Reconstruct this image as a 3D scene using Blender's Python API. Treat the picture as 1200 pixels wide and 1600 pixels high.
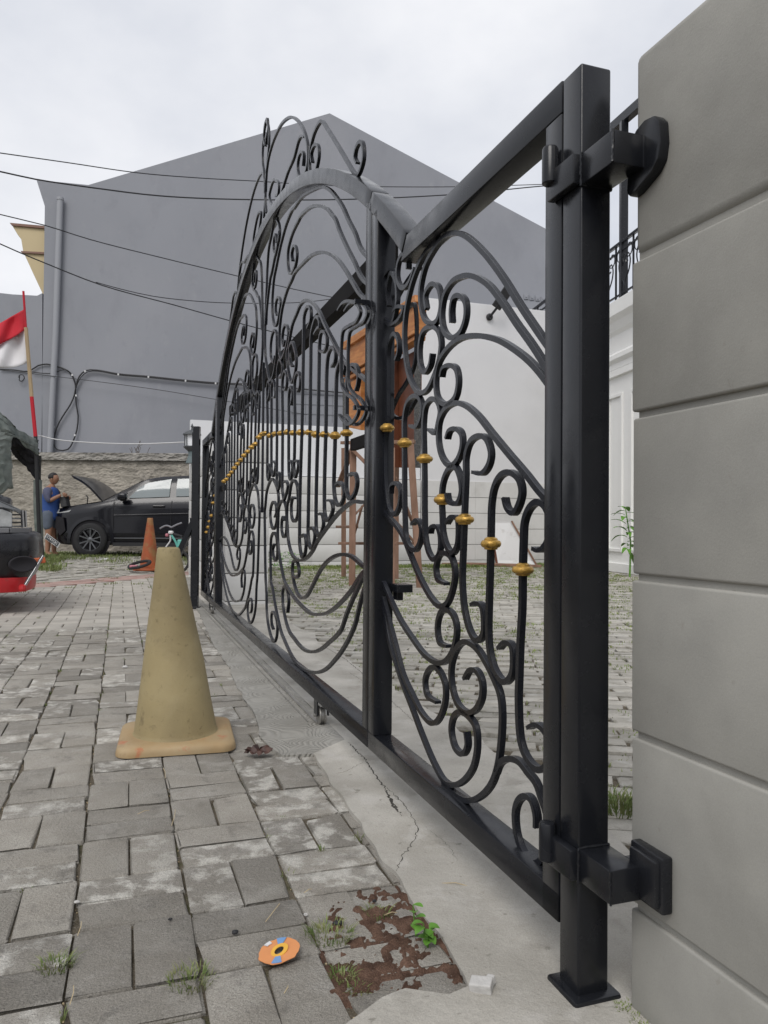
import bpy, bmesh, math, random
from math import sin, cos, pi, radians, sqrt, atan2
from mathutils import Vector, Matrix, noise
random.seed(11)
R_ = random.Random(5)
for o in list(bpy.data.objects): bpy.data.objects.remove(o)
S = bpy.context.scene
COL = S.collection

# ------------------------------------------------------------------ camera
H = 0.8
PITCH, ROLL = radians(0.9), radians(0.45)
FWD = Vector((0, cos(PITCH), sin(PITCH)))
_r, _u = Vector((1, 0, 0)), Vector((0, -sin(PITCH), cos(PITCH)))
RGT = _r*cos(ROLL)+_u*sin(ROLL); UPV = -_r*sin(ROLL)+_u*cos(ROLL)
cd = bpy.data.cameras.new('camera'); cam = bpy.data.objects.new('camera', cd); COL.objects.link(cam)
cd.sensor_fit = 'VERTICAL'; cd.sensor_height = 36; cd.lens = 27; cd.clip_start = .02; cd.clip_end = 900
m = Matrix.Identity(4)
for i in range(3): m[i][0] = RGT[i]; m[i][1] = UPV[i]; m[i][2] = -FWD[i]
m[0][3], m[1][3], m[2][3] = 0, 0, H
cam.matrix_world = m
S.camera = cam
S.render.resolution_x, S.render.resolution_y = 768, 1024

# ------------------------------------------------------------------ sky and sun
SUN_EL, SUN_ROT = radians(50), radians(197)
world = bpy.data.worlds.new('World'); S.world = world; world.use_nodes = True
wn, wl = world.node_tree.nodes, world.node_tree.links
wn.clear()
wo = wn.new('ShaderNodeOutputWorld'); bg = wn.new('ShaderNodeBackground'); wl.new(bg.outputs[0], wo.inputs[0])
sky = wn.new('ShaderNodeTexSky'); sky.sky_type = 'NISHITA'; sky.sun_disc = False
sky.sun_elevation = SUN_EL; sky.sun_rotation = SUN_ROT; sky.dust_density = 3
sc = wn.new('ShaderNodeMix'); sc.data_type = 'RGBA'; sc.blend_type = 'MULTIPLY'; sc.inputs[0].default_value = 1
wl.new(sky.outputs[0], sc.inputs[6]); sc.inputs[7].default_value = (.1, .1, .1, 1)
tc = wn.new('ShaderNodeTexCoord'); mp = wn.new('ShaderNodeMapping'); wl.new(tc.outputs['Generated'], mp.inputs[0])
mp.inputs['Scale'].default_value = (1, 1, 1.6); mp.inputs['Location'].default_value = (.35, .1, .2)
n1 = wn.new('ShaderNodeTexNoise'); n1.inputs['Scale'].default_value = 2.3; n1.inputs['Detail'].default_value = 6; n1.inputs['Roughness'].default_value = .52
wl.new(mp.outputs[0], n1.inputs['Vector'])
cr = wn.new('ShaderNodeValToRGB'); wl.new(n1.outputs[0], cr.inputs[0])
cr.color_ramp.elements[0].position = .36; cr.color_ramp.elements[0].color = (.56, .585, .645, 1)
cr.color_ramp.elements[1].position = .66; cr.color_ramp.elements[1].color = (.80, .805, .83, 1)
cm = wn.new('ShaderNodeMix'); cm.data_type = 'RGBA'; cm.inputs[0].default_value = .93
wl.new(sc.outputs[2], cm.inputs[6]); wl.new(cr.outputs[0], cm.inputs[7]); wl.new(cm.outputs[2], bg.inputs[0])
bg.inputs[1].default_value = 1.0
sd = bpy.data.lights.new('sun', 'SUN'); sd.energy = 1.5; sd.angle = radians(32); sd.color = (1, .97, .93)
so = bpy.data.objects.new('sun', sd); COL.objects.link(so)
az = pi/2-SUN_ROT   # sky rotation 0 = +Y, clockwise
sdir = Vector((sin(SUN_ROT)*cos(SUN_EL), cos(SUN_ROT)*cos(SUN_EL), sin(SUN_EL)))
so.rotation_euler = sdir.to_track_quat('Z', 'Y').to_euler(); so.location = (0, 0, 30)
S.view_settings.view_transform = 'Standard'; S.view_settings.look = 'None'; S.view_settings.gamma = 1
S.view_settings.use_curve_mapping = False
S.view_settings.exposure = 0.28

# ------------------------------------------------------------------ helpers
def spot(x, y, Y):
    """a point seen at (x, y) of the 1200x1600 survey photo, Y metres ahead"""
    d = FWD+RGT*((x-600)/1200)-UPV*((y-800)/1200)
    return Vector((0, 0, H))+d*(Y/d.y)
def ground(x, y, z=0.0):
    d = FWD+RGT*((x-600)/1200)-UPV*((y-800)/1200)
    return Vector((0, 0, H))+d*((z-H)/d.z)
def seen(p):
    d = Vector(p)-Vector((0, 0, H)); z = d.dot(FWD)
    if z < .05: return None
    return 600+1200*d.dot(RGT)/z, 800-1200*d.dot(UPV)/z
GA = radians(18.9)
GN = Vector((cos(GA), sin(GA), 0)); GD = Vector((-sin(GA), cos(GA), 0)); GO = Vector((.36, 1.3, 0))
def G(s, z, off=0.0): return GO+GD*s-GN*off+Vector((0, 0, z))     # along the gate, height, outward

def place(o, parent=None):
    COL.objects.link(o)
    if parent is not None: o.parent = parent
    return o
def wloc(o):
    v = Vector((0, 0, 0))
    while o is not None: v += o.location; o = o.parent
    return v
class MB:
    def __init__(s): s.v = []; s.f = []; s.m = []; s.cm = 0; s.tone = []
    def add(s, vs, fs):
        b = len(s.v); s.v += [tuple(v) for v in vs]
        for f in fs: s.f.append(tuple(b+i for i in f)); s.m.append(s.cm)
    def box(s, c, size, ax=None, ay=None, az=None):
        ax = Vector(ax) if ax is not None else Vector((1, 0, 0)); ay = Vector(ay) if ay is not None else Vector((0, 1, 0))
        az = Vector(az) if az is not None else ax.cross(ay)
        c = Vector(c); x, y, z = size[0]/2, size[1]/2, size[2]/2
        vs = [c+ax*(i*x)+ay*(j*y)+az*(k*z) for k in (-1, 1) for j in (-1, 1) for i in (-1, 1)]
        s.add(vs, [(0, 2, 3, 1), (4, 5, 7, 6), (0, 1, 5, 4), (2, 6, 7, 3), (0, 4, 6, 2), (1, 3, 7, 5)])
    def bar(s, a, b, w, h=None, up=(0, 0, 1)):
        a, b = Vector(a), Vector(b); d = (b-a); L = d.length; d.normalize(); h = h or w
        up = Vector(up)
        if abs(d.dot(up)) > .98: up = Vector((0, 1, 0))
        sx = d.cross(up).normalized(); sz = sx.cross(d)
        s.box((a+b)/2, (L, w, h), d, -sx if False else sx, sz)
    def tube(s, pts, r, n=8, caps=True):
        pts = [Vector(p) for p in pts]; rs = r if isinstance(r, (list, tuple)) else [r]*len(pts)
        t0 = (pts[1]-pts[0]).normalized(); u = t0.orthogonal().normalized(); vs = []
        for i, p in enumerate(pts):
            t = (pts[min(i+1, len(pts)-1)]-pts[max(i-1, 0)])
            if t.length < 1e-9: t = t0
            t.normalize(); u = (u-t*u.dot(t))
            if u.length < 1e-6: u = t.orthogonal()
            u.normalize(); w = t.cross(u)
            for k in range(n):
                a = 2*pi*k/n; vs.append(p+(u*cos(a)+w*sin(a))*rs[i])
        fs = [(i*n+k, i*n+(k+1) % n, (i+1)*n+(k+1) % n, (i+1)*n+k) for i in range(len(pts)-1) for k in range(n)]
        if caps: fs += [tuple(range(n-1, -1, -1)), tuple((len(pts)-1)*n+k for k in range(n))]
        s.add(vs, fs)
    def lathe(s, c, prof, n=24, ax=None, ay=None, az=None, caps=True):
        ax = Vector(ax or (1, 0, 0)); ay = Vector(ay or (0, 1, 0)); az = Vector(az) if az is not None else ax.cross(ay)
        c = Vector(c); vs = []
        for r, z in prof:
            for k in range(n):
                a = 2*pi*k/n; vs.append(c+ax*(r*cos(a))+ay*(r*sin(a))+az*z)
        P = len(prof)
        fs = [(i*n+k, i*n+(k+1) % n, (i+1)*n+(k+1) % n, (i+1)*n+k) for i in range(P-1) for k in range(n)]
        if caps: fs += [tuple(range(n-1, -1, -1)), tuple((P-1)*n+k for k in range(n))]
        s.add(vs, fs)
    def prism(s, poly, ext):
        n = len(poly); poly = [Vector(p) for p in poly]; ext = Vector(ext)
        s.add(poly+[p+ext for p in poly], [tuple(range(n-1, -1, -1)), tuple(range(n, 2*n))]+[(i, (i+1) % n, n+(i+1) % n, n+i) for i in range(n)])
    def quad(s, a, b, c, d): s.add([a, b, c, d], [(0, 1, 2, 3)])
    def mesh(s, name, mats, origin=Vector((0, 0, 0)), smooth=False, bevel=0, segs=2, weld=0, fix=True):
        me = bpy.data.meshes.new(name)
        me.from_pydata([tuple(Vector(v)-origin) for v in s.v], [], s.f)
        if not isinstance(mats, (list, tuple)): mats = [mats]
        for mm in mats: me.materials.append(mm)
        for p, mi in zip(me.polygons, s.m): p.material_index = mi
        if bevel or weld or fix:
            bm = bmesh.new(); bm.from_mesh(me)
            if weld: bmesh.ops.remove_doubles(bm, verts=bm.verts, dist=weld)
            if bevel:
                es = [e for e in bm.edges if len(e.link_faces) == 2 and e.calc_face_angle(0) > radians(30)]
                bmesh.ops.bevel(bm, geom=es, offset=bevel, segments=segs, affect='EDGES', profile=.5, clamp_overlap=True)
            if fix: bmesh.ops.recalc_face_normals(bm, faces=bm.faces)
            bm.to_mesh(me); bm.free()
        if smooth:
            me.polygons.foreach_set('use_smooth', [True]*len(me.polygons))
            try: me.set_sharp_from_angle(angle=radians(smooth if smooth is not True else 40))
            except Exception: pass
        return me
    def build(s, name, mats, parent=None, **k):
        og = wloc(parent) if parent is not None else Vector((0, 0, 0))
        loc = k.pop('at', None)
        if loc is not None: og = Vector(loc)
        me = s.mesh(name, mats, og, **k)
        o = bpy.data.objects.new(name, me)
        if loc is not None: o.location = Vector(loc)-(wloc(parent) if parent is not None else Vector((0, 0, 0)))
        return place(o, parent)
def tag(o, label=None, cat=None, group=None, kind=None):
    if label: o['label'] = label
    if cat: o['category'] = cat
    if group: o['group'] = group
    if kind: o['kind'] = kind
    return o
def thing(name, loc, label, cat, group=None):
    o = bpy.data.objects.new(name, None); o.location = loc; o.empty_display_size = .1
    COL.objects.link(o); return tag(o, label, cat, group)
def struct(o): o['kind'] = 'structure'; return o
def copy_tree(o, parent=None):
    c = o.copy(); COL.objects.link(c)
    if parent is not None: c.parent = parent
    for ch in list(o.children): copy_tree(ch, c)
    return c
def smooth_path(pts, step=.006, mindim=2):
    """centripetal Catmull-Rom through the points"""
    P = [Vector(p) for p in pts]
    P = [P[0]*2-P[1]]+P+[P[-1]*2-P[-2]]
    out = []
    for i in range(1, len(P)-2):
        p0, p1, p2, p3 = P[i-1], P[i], P[i+1], P[i+2]
        t0 = 0; t1 = t0+max((p1-p0).length, 1e-5)**.5; t2 = t1+max((p2-p1).length, 1e-5)**.5; t3 = t2+max((p3-p2).length, 1e-5)**.5
        n = max(2, int((p2-p1).length/step))
        for k in range(n):
            t = t1+(t2-t1)*k/n
            A1 = p0*((t1-t)/(t1-t0))+p1*((t-t0)/(t1-t0)); A2 = p1*((t2-t)/(t2-t1))+p2*((t-t1)/(t2-t1)); A3 = p2*((t3-t)/(t3-t2))+p3*((t-t2)/(t3-t2))
            B1 = A1*((t2-t)/(t2-t0))+A2*((t-t0)/(t2-t0)); B2 = A2*((t3-t)/(t3-t1))+A3*((t-t1)/(t3-t1))
            out.append(B1*((t2-t)/(t2-t1))+B2*((t-t1)/(t2-t1)))
    out.append(P[-2])
    return out

# ------------------------------------------------------------------ materials
def rgb(r, g, b):
    f = lambda c: (c/255/12.92) if c/255 <= .04045 else ((c/255+.055)/1.055)**2.4
    return (f(r), f(g), f(b), 1)
MATS = {}
def mat(name, col, rough=.7, var=.0, scale=6, col2=None, bump=0, bscale=60, metallic=0, spec=.5, patches=(), rand=None, fine=0, coat=0, stretch=(1, 1, 1), rvar=0):
    """procedural surface: base colour, cloudy variation, blotches, grain, relief"""
    if name in MATS: return MATS[name]
    M = bpy.data.materials.new(name); M.use_nodes = True; N, L = M.node_tree.nodes, M.node_tree.links
    b = N['Principled BSDF']; b.inputs['Roughness'].default_value = rough; b.inputs['Metallic'].default_value = metallic
    b.inputs['Specular IOR Level'].default_value = spec
    if coat: b.inputs['Coat Weight'].default_value = coat; b.inputs['Coat Roughness'].default_value = .08
    geo = N.new('ShaderNodeNewGeometry'); mpn = N.new('ShaderNodeMapping'); L.new(geo.outputs['Position'], mpn.inputs[0]); mpn.inputs['Scale'].default_value = stretch
    vec = mpn.outputs[0]
    c = N.new('ShaderNodeRGB'); c.outputs[0].default_value = tuple(col[:3])+(1,); cur = c.outputs[0]
    def noise_(sc_, det=5, rg=.55, dist=0):
        n = N.new('ShaderNodeTexNoise'); n.inputs['Scale'].default_value = sc_; n.inputs['Detail'].default_value = det; n.inputs['Roughness'].default_value = rg
        n.inputs['Distortion'].default_value = dist; L.new(vec, n.inputs['Vector']); return n.outputs[0]
    def mix(fac, a, bcol, mode='MIX'):
        mx = N.new('ShaderNodeMix'); mx.data_type = 'RGBA'; mx.blend_type = mode
        if isinstance(fac, float): mx.inputs[0].default_value = fac
        else: L.new(fac, mx.inputs[0])
        L.new(a, mx.inputs[6])
        if isinstance(bcol, (tuple, list)): mx.inputs[7].default_value = tuple(bcol[:3])+(1,)
        else: L.new(bcol, mx.inputs[7])
        return mx.outputs[2]
    def ramp(src, lo, hi, a=0., z=1.):
        r = N.new('ShaderNodeMapRange'); L.new(src, r.inputs[0]); r.inputs[1].default_value = lo; r.inputs[2].default_value = hi; r.inputs[3].default_value = a; r.inputs[4].default_value = z
        r.clamp = True; return r.outputs[0]
    def mul(a, bb):
        r = N.new('ShaderNodeMath'); r.operation = 'MULTIPLY'
        for i, q in enumerate((a, bb)):
            if isinstance(q, (int, float)): r.inputs[i].default_value = q
            else: L.new(q, r.inputs[i])
        return r.outputs[0]
    if col2 is not None: cur = mix(ramp(noise_(scale), .38, .62), cur, col2)
    rnd = None
    if rand == 'object':
        oi = N.new('ShaderNodeObjectInfo'); rnd = oi.outputs['Random']
    elif rand == 'tone':
        at_ = N.new('ShaderNodeAttribute'); at_.attribute_name = 'tone'; rnd = at_.outputs['Fac']
    if rnd is not None:
        hv = N.new('ShaderNodeHueSaturation'); L.new(cur, hv.inputs['Color']); L.new(ramp(rnd, 0, 1, 1-(var or .15), 1+(var or .15)), hv.inputs['Value']); cur = hv.outputs[0]
    elif var:
        hv = N.new('ShaderNodeHueSaturation'); L.new(cur, hv.inputs['Color']); L.new(ramp(noise_(scale*.6, 4), .3, .7, 1-var, 1+var), hv.inputs['Value']); cur = hv.outputs[0]
    for (pc, psc, lo, hi, amt, gate_) in patches:
        f = mul(ramp(noise_(psc, 7, .62, .22), lo, hi), amt)
        if gate_ is not None and rnd is not None:
            wnz = N.new('ShaderNodeTexWhiteNoise'); wnz.noise_dimensions = '1D'
            L.new(rnd, wnz.inputs['W']); f = mul(f, ramp(wnz.outputs[0], gate_, gate_+.12))
        cur = mix(f, cur, pc)
    if fine:
        hv = N.new('ShaderNodeHueSaturation'); L.new(cur, hv.inputs['Color']); L.new(ramp(noise_(420, 2, .8), .3, .7, 1-fine, 1+fine), hv.inputs['Value']); cur = hv.outputs[0]
    L.new(cur, b.inputs['Base Color'])
    if rvar: L.new(ramp(noise_(scale*1.7, 5), .3, .7, max(0, rough-rvar), min(1, rough+rvar)), b.inputs['Roughness'])
    if bump:
        bp = N.new('ShaderNodeBump'); bp.inputs['Strength'].default_value = min(1, bump); bp.inputs['Distance'].default_value = .004*max(1, bump)
        L.new(noise_(bscale, 8, .65), bp.inputs['Height']); L.new(bp.outputs[0], b.inputs['Normal'])
    MATS[name] = M; return M

IRON = mat('black_iron_paint', (.011, .012, .015), .24, .15, 9, spec=.34, bump=.05, bscale=60, rvar=.07, patches=[((.030, .030, .031), 3.5, .5, .8, .3, None)])
IRON2 = mat('black_iron_scroll', (.011, .012, .016), .27, .15, 14, spec=.28, bump=.08, bscale=120, rvar=.06)
GOLD = mat('gold_paint', (.47, .28, .06), .38, .25, 60, metallic=.55, bump=.4, bscale=130, patches=[((.10, .055, .01), 90, .5, .66, .7, None)])
PAVP = [((.60, .58, .53), 15, .48, .60, .8, .60), ((.47, .45, .41), 6, .50, .72, .4, None), ((.15, .14, .125), 12, .55, .68, .55, None), ((.40, .38, .35), 70, .55, .75, .35, None), ((.46, .44, .41), 5, .56, .74, .4, None)]
PAVER = mat('concrete_paver', (.315, .295, .26), .93, .24, 8, col2=(.275, .255, .222), rand='object', bump=2.2, bscale=150, fine=.34, patches=PAVP, spec=.2)
PAVER_FAR = mat('concrete_paver_far', (.40, .375, .335), .93, .13, 3, col2=(.34, .32, .285), rand='tone', bump=1, bscale=90, patches=[((.50, .48, .44), 5, .54, .64, .6, .6)], spec=.2)
PAVER_YARD = mat('courtyard_paver', (.40, .38, .34), .93, .2, 5, col2=(.31, .295, .26), rand='tone', bump=1.4, bscale=120, fine=.15, patches=[((.46, .45, .42), 9, .52, .62, .7, .5), ((.13, .12, .09), 12, .56, .66, .6, None)], spec=.2)
PAVER_YARD1 = mat('courtyard_paver_near', (.40, .38, .34), .93, .2, 5, col2=(.31, .295, .26), rand='object', bump=1.4, bscale=120, fine=.15, patches=[((.46, .45, .42), 9, .52, .62, .7, .5), ((.13, .12, .09), 12, .56, .66, .6, None)], spec=.2)
PAVER_RED = mat('red_paver', (.33, .205, .18), .92, .15, 5, col2=(.35, .27, .24), rand='tone', bump=1, bscale=90, spec=.2)
SOIL = mat('joint_soil', (.17, .145, .11), .98, .3, 12, col2=(.10, .085, .062), bump=2, bscale=220, fine=.4, spec=.1, patches=[((.32, .30, .26), 160, .60, .66, .8, None), ((.06, .075, .02), 7, .55, .65, .6, None)])
YSOIL = mat('courtyard_soil', (.085, .082, .045), .98, .3, 5, col2=(.075, .08, .035), bump=2, bscale=150, spec=.1, patches=[((.09, .13, .035), 2.2, .44, .60, .85, None)])
REDSOIL = mat('reddish_soil', (.165, .10, .072), .98, .3, 30, col2=(.11, .066, .048), bump=2, bscale=260, fine=.4, spec=.1, patches=[((.33, .30, .27), 240, .64, .70, .8, None)])
CEM = mat('light_cement', (.43, .41, .37), .9, .14, 4, col2=(.34, .322, .285), bump=1.0, bscale=70, fine=.14, spec=.25, patches=[((.50, .48, .45), 7, .55, .66, .5, None), ((.22, .205, .175), 6, .56, .70, .55, None), ((.16, .15, .125), 34, .64, .70, .6, None)])
JOINTW = mat('shaded_joint_mortar', (.22, .215, .2), .9, .1, 4)
PLASTER = mat('grey_pillar_paint', (.345, .336, .305), .66, .10, 5, col2=(.30, .293, .268), bump=.14, bscale=240, fine=.05, spec=.3, patches=[((.22, .212, .19), 2.2, .5, .72, .5, None), ((.37, .36, .335), 9, .56, .74, .3, None), ((.12, .09, .07), 75, .72, .77, .6, None), ((.22, .20, .17), 30, .66, .74, .35, None), ((.16, .12, .09), 60, .74, .80, .7, None)])
WHITEB = mat('white_block_paint', (.60, .595, .58), .7, .06, 3, bump=.3, bscale=90, spec=.3, patches=[((.42, .41, .38), 2, .56, .72, .4, None)])
WHITEW = mat('white_wall_paint', (.66, .66, .67), .75, .05, .5, bump=.3, bscale=40, spec=.25, patches=[((.58, .58, .59), .8, .5, .7, .5, None)])
BRIGHTW = mat('bright_white_panel', (.70, .71, .73), .6, .03, 1, spec=.3)
GREYW = mat('grey_render', (.265, .274, .302), .8, .07, .45, bump=.35, bscale=18, spec=.25, stretch=(1, 1, .6), patches=[((.30, .305, .33), .5, .48, .66, .5, None), ((.20, .205, .228), 1.3, .54, .74, .4, None), ((.21, .215, .24), 5, .60, .72, .3, None), ((.33, .335, .35), 3, .6, .7, .3, None)])
ROUGHW = mat('rough_render', (.36, .33, .285), .95, .16, 1.6, col2=(.27, .248, .212), bump=2, bscale=16, fine=.12, spec=.1, patches=[((.20, .185, .165), 9, .55, .68, .75, None), ((.50, .46, .39), 4, .55, .68, .6, None)])
CREAM = mat('cream_paint', (.52, .43, .27), .75, .06, 1, spec=.2)
BROWNT = mat('brown_trim', (.22, .13, .10), .8)
CARBLK = mat('black_car_paint', (.005, .005, .008), .25, .05, 5, spec=.4, coat=.35)
CARBLK2 = mat('dusty_black_paint', (.009, .009, .012), .32, .2, 3, spec=.4, coat=.2, rvar=.12, patches=[((.07, .065, .06), 4, .52, .75, .35, None)])
PLASTIC = mat('black_plastic', (.016, .016, .018), .6)
RUBBER = mat('tyre_rubber', (.02, .02, .021), .85, .2, 20)
ALLOY = mat('dark_alloy', (.16, .165, .175), .35, .1, 20, metallic=.7)
CHROME = mat('chrome', (.42, .42, .43), .28, .1, 20, metallic=.9)
GLASSW = mat('pale_window_glass', (.22, .25, .255), .12, .05, 1, spec=.8)  # pale base colour stands in for bright reflection in the side windows
DGLASS = mat('dark_glass', (.03, .033, .038), .1, spec=.8)
LAMPC = mat('headlamp_lens', (.42, .43, .43), .2, .2, 20, spec=.8)
AMBER = mat('amber_lens', (.30, .12, .05), .3, .1, 20)
RED = mat('red_paint', (.42, .012, .016), .42, .15, 4, spec=.45, patches=[((.25, .05, .04), 8, .55, .7, .5, None)])
WOODO = mat('orange_varnished_wood', (.50, .22, .07), .45, .15, 4, col2=(.38, .14, .04), stretch=(1, 1, 6), spec=.4, bump=.3, bscale=30)
WOODD = mat('red_brown_wood', (.13, .04, .018), .5, .15, 5, col2=(.09, .028, .012), spec=.4)
TIMBER = mat('rough_timber', (.27, .165, .12), .85, .15, 9, col2=(.19, .115, .08), bump=.8, bscale=60, spec=.2, stretch=(1, 1, .3))
GRAN = mat('speckled_edge', (.11, .11, .105), .9, .5, 60, col2=(.05, .05, .05), fine=.4)
TARP = mat('grey_green_tarp', (.17, .19, .175), .7, .15, 6, col2=(.11, .13, .12), bump=.6, bscale=25, spec=.3)
SHADEBLK = mat('hollow_shade_black', (.014, .013, .016), .9)  # near-black colour stands in for shade under the tarp and in car openings
CONEY = mat('faded_cone', (.31, .25, .13), .66, .12, 5, col2=(.25, .20, .105), spec=.35, bump=.3, bscale=50, fine=.04, patches=[((.12, .092, .05), 15, .60, .70, .6, None), ((.20, .16, .085), 5, .54, .74, .5, None), ((.13, .10, .05), 45, .60, .7, .5, None), ((.38, .32, .19), 3, .5, .7, .5, None)])
CONEB = mat('faded_cone_base', (.34, .235, .12), .66, .1, 8, col2=(.36, .27, .155), spec=.35, bump=.3, bscale=50, patches=[((.42, .07, .025), 12, .60, .68, .5, None), ((.16, .10, .05), 9, .6, .7, .4, None)])
CONEO = mat('orange_cone', (.36, .085, .028), .65, .12, 4, col2=(.27, .075, .03), spec=.35, patches=[((.26, .17, .07), 5, .5, .62, .7, None), ((.09, .06, .05), 11, .58, .68, .7, None)])
FLAGR = mat('flag_red', (.45, .012, .025), .8, .1, 4)
FLAGW = mat('flag_white', (.66, .65, .66), .8, .05, 4)
BAMBOO = mat('bamboo', (.36, .27, .16), .7, .1, 10)
WIRE = mat('wire', (.02, .02, .022), .6)
ROPE = mat('pale_rope', (.55, .55, .55), .8)
STEEL = mat('track_steel', (.33, .32, .30), .4, .25, 20, metallic=.7, bump=.2)
SKIN = mat('skin', (.30, .155, .095), .6)
BLUE = mat('blue_shirt', (.028, .075, .26), .85, .1, 12, bump=.4, bscale=40)
GREYS = mat('grey_sleeve', (.085, .09, .145), .85)
DENIM = mat('grey_shorts', (.10, .12, .155), .9, .1, 12)
HAIR = mat('dark_hair', (.012, .010, .010), .6)
GRASS = mat('grass_blade', (.11, .17, .045), .7, .3, 40, col2=(.22, .23, .10), spec=.2)
GRASSY = mat('courtyard_grass', (.15, .20, .065), .7, .3, 3, col2=(.22, .25, .09), spec=.2)
LEAF = mat('leaf_green', (.10, .24, .03), .5, .2, 20, spec=.4)
STRAW = mat('dry_straw', (.45, .36, .22), .85)
STONE = mat('white_stone', (.50, .49, .47), .9, .1, 30, bump=1, bscale=80)
SPOT = mat('black_pebble', (.012, .012, .014), .6)
DRYLEAF = mat('dry_leaf', (.03, .014, .012), .6, .4, 40, col2=(.065, .028, .020))
DISCO = mat('orange_print', (.62, .25, .09), .55, .06, 50)
DISCY = mat('yellow_print', (.68, .37, .04), .55)
DISCB = mat('blue_print', (.15, .28, .50), .55)
WHITEP = mat('white_plastic', (.62, .62, .62), .4)
CRACK = mat('crack_shadow_soil', (.045, .04, .034), 1)

def cement_swirl():
    M = mat('trowelled_cement', (.30, .29, .265), .85, .10, 4, col2=(.26, .25, .225), bump=0, fine=.06, spec=.3)
    N, L = M.node_tree.nodes, M.node_tree.links; b = N['Principled BSDF']
    geo = N.new('ShaderNodeNewGeometry')
    ds = N.new('ShaderNodeTexNoise'); ds.inputs['Scale'].default_value = 7; ds.inputs['Detail'].default_value = 2; L.new(geo.outputs['Position'], ds.inputs['Vector'])
    va = N.new('ShaderNodeVectorMath'); va.operation = 'MULTIPLY_ADD'; va.inputs[1].default_value = (.09, .09, 0); L.new(ds.outputs['Color'], va.inputs[0]); L.new(geo.outputs['Position'], va.inputs[2])
    vo = N.new('ShaderNodeTexVoronoi'); vo.inputs['Scale'].default_value = 4.6; vo.inputs['Randomness'].default_value = .9; L.new(va.outputs[0], vo.inputs['Vector'])
    ml = N.new('ShaderNodeMath'); ml.operation = 'MULTIPLY'; ml.inputs[1].default_value = 85; L.new(vo.outputs['Distance'], ml.inputs[0])
    sn = N.new('ShaderNodeMath'); sn.operation = 'SINE'; L.new(ml.outputs[0], sn.inputs[0])
    w = N.new('ShaderNodeMapRange'); L.new(sn.outputs[0], w.inputs[0]); w.inputs[1].default_value = -1; w.inputs[2].default_value = 1
    n = N.new('ShaderNodeTexNoise'); n.inputs['Scale'].default_value = 60; n.inputs['Detail'].default_value = 6; L.new(geo.outputs['Position'], n.inputs['Vector'])
    ad = N.new('ShaderNodeMath'); ad.operation = 'MULTIPLY_ADD'; ad.inputs[1].default_value = .5; L.new(n.outputs[0], ad.inputs[0]); L.new(w.outputs[0], ad.inputs[2])
    bp = N.new('ShaderNodeBump'); bp.inputs['Strength'].default_value = .9; bp.inputs['Distance'].default_value = .004
    L.new(ad.outputs[0], bp.inputs['Height']); L.new(bp.outputs[0], b.inputs['Normal'])
    src = b.inputs['Base Color'].links[0].from_socket
    r = N.new('ShaderNodeMapRange'); L.new(w.outputs[0], r.inputs[0]); r.inputs[1].default_value = 0; r.inputs[2].default_value = .35; r.inputs[3].default_value = .42; r.inputs[4].default_value = 0
    gt = N.new('ShaderNodeMapRange'); L.new(ds.outputs[0], gt.inputs[0]); gt.inputs[1].default_value = .44; gt.inputs[2].default_value = .6
    gm = N.new('ShaderNodeMath'); gm.operation = 'MULTIPLY'; L.new(r.outputs[0], gm.inputs[0]); L.new(gt.outputs[0], gm.inputs[1])
    mx = N.new('ShaderNodeMix'); mx.data_type = 'RGBA'; L.new(gm.outputs[0], mx.inputs[0]); L.new(src, mx.inputs[6]); mx.inputs[7].default_value = (.12, .115, .10, 1)
    L.new(mx.outputs[2], b.inputs['Base Color'])
    return M
SWIRL = cement_swirl()

# ================================================================== GROUND
def inside(p, poly):
    x, y = p[0], p[1]; c = False; j = len(poly)-1
    for i in range(len(poly)):
        xi, yi = poly[i][:2]; xj, yj = poly[j][:2]
        if (yi > y) != (yj > y) and x < (xj-xi)*(y-yi)/(yj-yi)+xi: c = not c
        j = i
    return c
g = MB(); g.quad((-300, -60, -.075), (300, -60, -.075), (300, 500, -.075), (-300, 500, -.075))
struct(g.build('ground', SOIL))
GP = [(-1.66, 6.9), (-1.6, 6.709), (-1.314, 5.717), (-1.09, 4.982), (-.903, 4.416), (-.701, 3.735), (-.527, 3.185), (-.462, 2.899), (-.34, 2.64), (-.237, 2.665)]
LIGHT_L = [(-.237, 2.665), (-.171, 2.432), (-.093, 2.177), (-.034, 1.967), (.007, 1.82), (.062, 1.666), (.117, 1.489), (.147, 1.365), (.15, 1.337), (.115, 1.312), (.05, 1.325), (.006, 1.3), (-.05, 1.244), (-.12, 1.15), (-.25, 1.02), (-.3, .8)]
YARD_L = [(-1.515, 8.924), (-1.035, 7.372), (-.688, 5.968), (-.502, 5.563), (-.414, 5.068), (-.34, 4.967), (-.243, 4.705), (-.136, 4.291), (.035, 3.807), (.206, 3.284), (.355, 2.854), (.398, 2.697), (.522, 2.558), (.566, 2.252), (.589, 2.032), (.617, 1.921), (.66, 1.7), (.75, 1.3), (.9, .8)]
SPLIT = [(-.237, 2.665), (-.19, 2.75)]
def wobble(poly, amp, step, seed):
    out = []
    for i in range(len(poly)):
        a, b = Vector(poly[i]+(0,)) if len(poly[i]) == 2 else Vector(poly[i]), Vector(poly[(i+1) % len(poly)]+(0,))
        n = max(1, int((b-a).length/step))
        for k in range(n):
            p = a+(b-a)*k/n; q = p*9
            out.append((p.x+amp*noise.noise((q.x, q.y, seed))*2, p.y+amp*noise.noise((q.x, q.y, seed+7))*2))
    return out
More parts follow.
